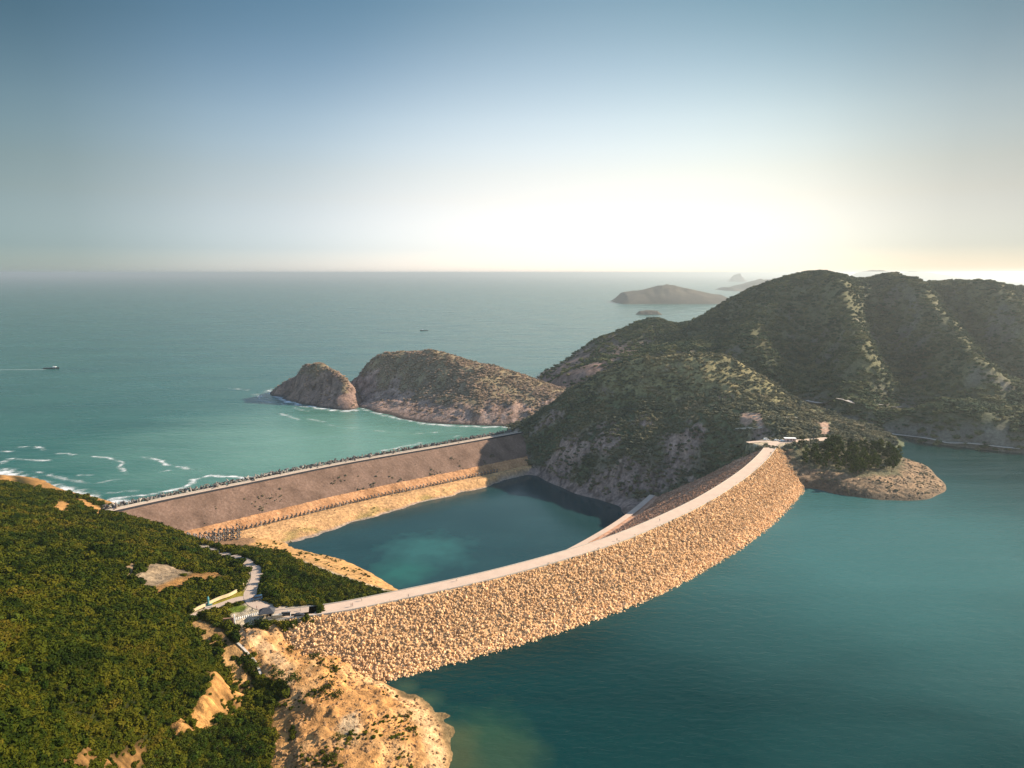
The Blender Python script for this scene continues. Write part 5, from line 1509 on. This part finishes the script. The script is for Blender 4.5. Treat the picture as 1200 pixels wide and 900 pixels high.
tag(car, 'dark car parked at the near end of the dam road', 'car')

# ------------------------------------------------------------------ people
def person_mesh(pose, shirt, trousers):
    J = {'pelvis': (0, 0, .95), 'chest': (0, .01, 1.28), 'neck': (0, 0, 1.47), 'head': (0, .03, 1.60), 'top': (0, .02, 1.72)}
    st = .26 if pose == 'walk' else .04
    for s, n in ((-1, 'l'), (1, 'r')):
        d = st * s
        J['hip' + n] = (.10 * s, 0, .90); J['knee' + n] = (.11 * s, d * .6 + .03, .50); J['ankle' + n] = (.11 * s, d * 1.1 - .02, .09); J['toe' + n] = (.12 * s, d * 1.1 + .15, .04)
        J['sho' + n] = (.19 * s, 0, 1.40); J['elb' + n] = (.25 * s, -d * .5 - .02, 1.13); J['hand' + n] = (.24 * s, -d * .7 + .10, .86)
    E = [('pelvis', 'chest'), ('chest', 'neck'), ('neck', 'head'), ('head', 'top')]
    for n in 'lr':
        E += [('pelvis', 'hip' + n), ('hip' + n, 'knee' + n), ('knee' + n, 'ankle' + n), ('ankle' + n, 'toe' + n), ('chest', 'sho' + n), ('sho' + n, 'elb' + n), ('elb' + n, 'hand' + n)]
    rad = {'pelvis': .145, 'chest': .15, 'neck': .06, 'head': .10, 'top': .07, 'hip': .10, 'knee': .06, 'ankle': .045, 'toe': .04, 'sho': .075, 'elb': .048, 'hand': .035}
    names = list(J)
    me = bpy.data.meshes.new('person')
    me.from_pydata([J[k] for k in names], [(names.index(a), names.index(b)) for a, b in E], [])
    o = bpy.data.objects.new('person', me)
    COL.objects.link(o)
    o.modifiers.new('skin', 'SKIN')
    sv = me.skin_vertices[0].data
    for i, k in enumerate(names):
        r_ = rad.get(k, rad.get(k[:-1], .06))
        sv[i].radius = (r_, r_)
        sv[i].use_root = (k == 'pelvis')
    ss = o.modifiers.new('sub', 'SUBSURF'); ss.levels = ss.render_levels = 1
    dg = bpy.context.evaluated_depsgraph_get()
    m2 = bpy.data.meshes.new_from_object(o.evaluated_get(dg))
    bpy.data.objects.remove(o)
    m2.name = 'person'
    m2.materials.clear()
    for mt in (M['skin'], shirt, trousers, M['dark']): m2.materials.append(mt)
    for f in m2.polygons:
        c = f.center
        arm = abs(c[0]) > .215
        f.material_index = 3 if c[2] < .1 else 0 if c[2] > 1.47 or (arm and c[2] < 1.12) else 1 if c[2] > .95 or arm else 2
        f.use_smooth = True
    return m2
cl = {n: plain(n + '_cloth', c, .9, 0, .08) for n, c in (('navy', (.03, .04, .09)), ('white', (.7, .7, .68)), ('red', (.35, .05, .04)), ('grey', (.2, .2, .2)), ('black', (.02, .02, .02)), ('blue', (.1, .2, .4)))}
hair_me = None
def put_person(px, py, z, pose, shirt, trousers, rz, label, grp=None):
    global hair_me
    o = link('person', person_mesh(pose, cl[shirt], cl[trousers]))
    o.location = PZ(px, py, z); o.rotation_euler = (0, 0, rz)
    tag(o, label, 'person', grp)
    if hair_me is None:
        b = _bm.new(); _bm.ops.create_uvsphere(b, u_segments=10, v_segments=7, radius=.118)
        for v in list(b.verts):
            if v.co.z < -.02 and v.co.y > -.02: b.verts.remove(v)
        hair_me = bpy.data.meshes.new('hair'); b.to_mesh(hair_me); b.free(); hair_me.materials.append(M['hair'])
    link('hair', hair_me, o, (0, .01, 1.655))
    return o
put_person(478.5, 700, 60.05, 'walk', 'navy', 'black', R(-60), 'lone walker in navy on the crest road well past the thicket')
put_person(411.5, 711, 60.05, 'walk', 'black', 'grey', R(-55), 'walker in black on the crest road level with the thicket, left of a pair')
put_person(413.3, 710.6, 60.05, 'stand', 'red', 'navy', R(-55), 'walker in a red top beside the one in black on the crest road')
put_person(424, 704, 60.05, 'stand', 'white', 'grey', R(120), 'person in a white top at the far kerb of the crest road')
put_person(352, 716, 60.05, 'stand', 'grey', 'black', R(-70), 'person in grey behind the dark parked car')
put_person(338, 719, 60.05, 'stand', 'white', 'navy', R(30), 'person in a white top by the dark notice shelter')
put_person(322, 717, 60.05, 'walk', 'blue', 'grey', R(80), 'person in blue crossing the plaza beside the pavilion')
put_person(535, 681, 60.05, 'walk', 'white', 'black', R(-60), 'walker in a white top halfway along the near half of the dam')
put_person(723, 634, 60.05, 'walk', 'black', 'black', R(-45), 'distant walker in black on the bend of the crest road')
put_person(773, 611, 60.05, 'walk', 'navy', 'grey', R(-45), 'distant walker in navy near the middle of the crest road bend')
for k, (px, py) in enumerate(((296, 716), (301, 714))):
    put_person(px, py, 60.05, 'stand', ('black', 'red')[k], 'navy', R(40 + 90 * k), ('person in black standing on the plaza above the bollards', 'person in red standing on the plaza above the bollards')[k])

# ------------------------------------------------------------------ far abutment: walls, shed, vehicles
def bench_wall(pts, h, label, mat=M['concrete'], thick=.6):
    path = []
    for x, y in pts:
        q = T2.hit(x, y, 500)
        path.append((q[0], q[1], q[2]))
    return polywall('retaining_wall', path, thick, h, mat, label, 'wall')
bench_wall(((882, 489), (900, 489.5), (920, 490), (938, 490.5)), 1.3, 'topmost pale retaining wall across the terraced slope above the far car park')
bench_wall(((862, 503), (880, 502), (893, 501.5)), 1.2, 'pale retaining wall on the left of the terraced slope')
bench_wall(((938, 490.5), (943, 496), (947, 502)), .8, 'pale stair wall dropping down the right end of the terraced slope')
bench_wall(((942, 503.5), (955, 503), (968, 502)), 1.0, 'pale retaining wall at the right foot of the terraced slope')
shed = empty('site_shed', PZ(925.5, 517, 60.1), R(-4))
tag(shed, 'low pink walled shed with a white roof beside the far car park', 'shed')
MB().box((0, 0, 1.4), (9.5, 3.6, 2.8)).build('wall', M['pink_wall'], shed)
MB().box((0, -.1, 2.95), (10.4, 4.6, .28)).build('roof', M['white'], shed, bevel=.03)
MB().box((-2.2, -1.83, 1.0), (1.1, .06, 2.0)).build('door', M['dark'], shed)
for x in (.6, 2.9):
    MB().box((x, -1.83, 1.6), (1.3, .06, .9)).build('window', M['glass'], shed)
for k, (px, py, rz, nm, lab, kd) in enumerate(((898, 516, 5, 'parked_van', 'white van at the left end of the row in the far car park', 'van'), (910, 516.5, -3, 'parked_car', 'white car next to the white van in the far car park', 'car'), (917, 517, 2, 'parked_car', 'white car parked nearest the pink shed', 'car'))):
    v = vehicle(nm, M['white'], 4.8 if kd == 'van' else 4.2, 1.8, 2.1 if kd == 'van' else 1.45, kd)
    v.location = PZ(px, py, 60.1); v.rotation_euler = (0, 0, R(rz)); tag(v, lab, kd)
def flat_ribbon(name, path, hw, mat):
    P = resample(catmull(path, 8), 2.0)
    n = normals2(P)
    cols = np.array((-hw, 0, hw))
    X = P[:, None, 0] + n[:, None, 0] * cols; Y = P[:, None, 1] + n[:, None, 1] * cols
    idx = np.arange(X.size).reshape(X.shape)
    F = np.stack([idx[:-1, :-1], idx[1:, :-1], idx[1:, 1:], idx[:-1, 1:]], -1).reshape(-1, 4)
    return tag(link(name, mesh_np(name, np.stack([X, Y, np.broadcast_to(P[:, None, 2], X.shape)], -1).reshape(-1, 3), F, mat)), kind='structure')
flat_ribbon('road', [PZ(*q, 60.06) for q in ((903, 523), (907, 519), (918, 517.5), (935, 517), (955, 515.5), (972, 513.5))], 4.4, M['crest'])
flat_ribbon('road', [PZ(*q, 60.1) for q in ((906, 518.5), (898, 517), (886, 517.5), (876, 518.5))], 2.6, M['crest'])
# lakeside track and bench road on the mountain
def terr_ribbon(T, pix, hw, mat, y0=600):
    P = resample(catmull([T.hit(x, y, y0) for x, y in pix], 8), 4.0)
    n = normals2(P)
    cols = np.array((-hw, 0, hw))
    X = P[:, None, 0] + n[:, None, 0] * cols; Y = P[:, None, 1] + n[:, None, 1] * cols
    Z = np.broadcast_to(np.maximum(P[:, None, 2], T.h(X, Y).max(1)[:, None]), X.shape) + .5
    idx = np.arange(X.size).reshape(X.shape)
    F = np.stack([idx[:-1, :-1], idx[1:, :-1], idx[1:, 1:], idx[:-1, 1:]], -1).reshape(-1, 4)
    return tag(link('path', mesh_np('path', np.stack([X, Y, Z], -1).reshape(-1, 3), F, mat)), kind='structure')
terr_ribbon(T4, ((945, 472), (970, 473.5), (1005, 474.5), (1030, 475.5), (1055, 478)), 3.0, M['concrete'])
terr_ribbon(T4, ((1005, 503), (1030, 507), (1060, 512), (1095, 518), (1130, 522), (1165, 526), (1195, 530)), 2.0, M['concrete'])
# ------------------------------------------------------------------ boats
def boat(name, Lg, W, hull_m, cab_m):
    root = empty(name)
    n = 12
    V, F = [], []
    for k in range(n + 1):
        t = k / n
        w = W / 2 * (1 if t < .45 else max(.02, 1 - ((t - .45) / .55) ** 2.2))
        x = -Lg / 2 + Lg * t
        sh_ = (.9 + .7 * t * t) * Lg / 17
        V += [(x, -w, sh_), (x, -w * .75, .15), (x, 0, -.35), (x, w * .75, .15), (x, w, sh_)]
    for k in range(n):
        for j in range(4):
            a = k * 5 + j
            F.append((a, a + 1, a + 6, a + 5))
        F.append((k * 5, k * 5 + 5, k * 5 + 9, k * 5 + 4))
    F.append((0, 4, 3, 2)); F.append((0, 2, 1, 0)) if False else None
    mb = MB(); mb.add(V, [f for f in F if f]); mb.build('hull', hull_m, root)
    hs = Lg / 17
    MB().box((Lg * .2, 0, .9 + 1.0 * hs), (Lg * .24, W * .62, 1.7 * hs), taper=.85).build('cabin', cab_m, root, bevel=.08)
    MB().box((Lg * .2, 0, .9 + 1.25 * hs), (Lg * .25, W * .60, .5 * hs), taper=.95).build('cabin_window', M['glass'], root)
    MB().tube((Lg * .12, 0, 1.0), (Lg * .12, 0, .9 + 3.6 * hs), .12, .07, 6).build('mast', M['metal'], root)
    return root
b1 = boat('motor_boat', 34, 8, M['dark'], M['white'])
b1.location = PZ(60.5, 432, 0)
tag(b1, 'dark motor boat with a white cabin trailing a wake across the sea', 'boat')
b2 = boat('fishing_boat', 30, 8, M['dark'], M['white'])
b2.location = PZ(497, 387.5, 0); b2.rotation_euler = (0, 0, R(185))
tag(b2, 'small pale fishing boat alone on the sea beyond the headland', 'boat')
b3 = boat('sailing_boat', 24, 6, M['white'], M['white'])
b3.location = PZ(763.5, 352, 0); b3.rotation_euler = (0, 0, R(120))
tag(b3, 'white sailing boat in front of the hazy distant island', 'boat')
sl = MB(); sl.add([(-6, 0, 3), (7, 0, 3), (0, .2, 40), (-6, .15, 3), (7, .15, 3), (0, .3, 40)], [(0, 1, 2), (5, 4, 3), (0, 3, 4, 1), (1, 4, 5, 2), (2, 5, 3, 0)])
sl.build('sail', M['white'], b3)
# wake
wx0_, wy0_, _ = PZ(54, 433, 0)
wx1_, wy1_, _ = PZ(-10, 433.5, 0)
xs_ = np.linspace(wx0_, wx1_, 90); cols = np.array((-1, -.5, 0, .5, 1.0))
wd = np.linspace(2.2, 4.0, 90)
X = np.repeat(xs_[:, None], 5, 1); Y = np.interp(xs_, [wx1_, wx0_], [wy1_, wy0_])[:, None] + cols * wd[:, None]
fo = np.broadcast_to((1 - np.abs(cols)) * 1.2, X.shape) * np.linspace(1.1, .55, 90)[:, None]
idx = np.arange(X.size).reshape(X.shape)
F = np.stack([idx[:-1, :-1], idx[1:, :-1], idx[1:, 1:], idx[:-1, 1:]], -1).reshape(-1, 4)
o = link('wake_foam', mesh_np('wake_foam', np.stack([X, Y, np.full_like(X, .1)], -1).reshape(-1, 3), F, M['foam'], attrs={'foam': fo.ravel()}))
tag(o, 'thin white wake behind the dark motor boat', 'foam', None, 'stuff')
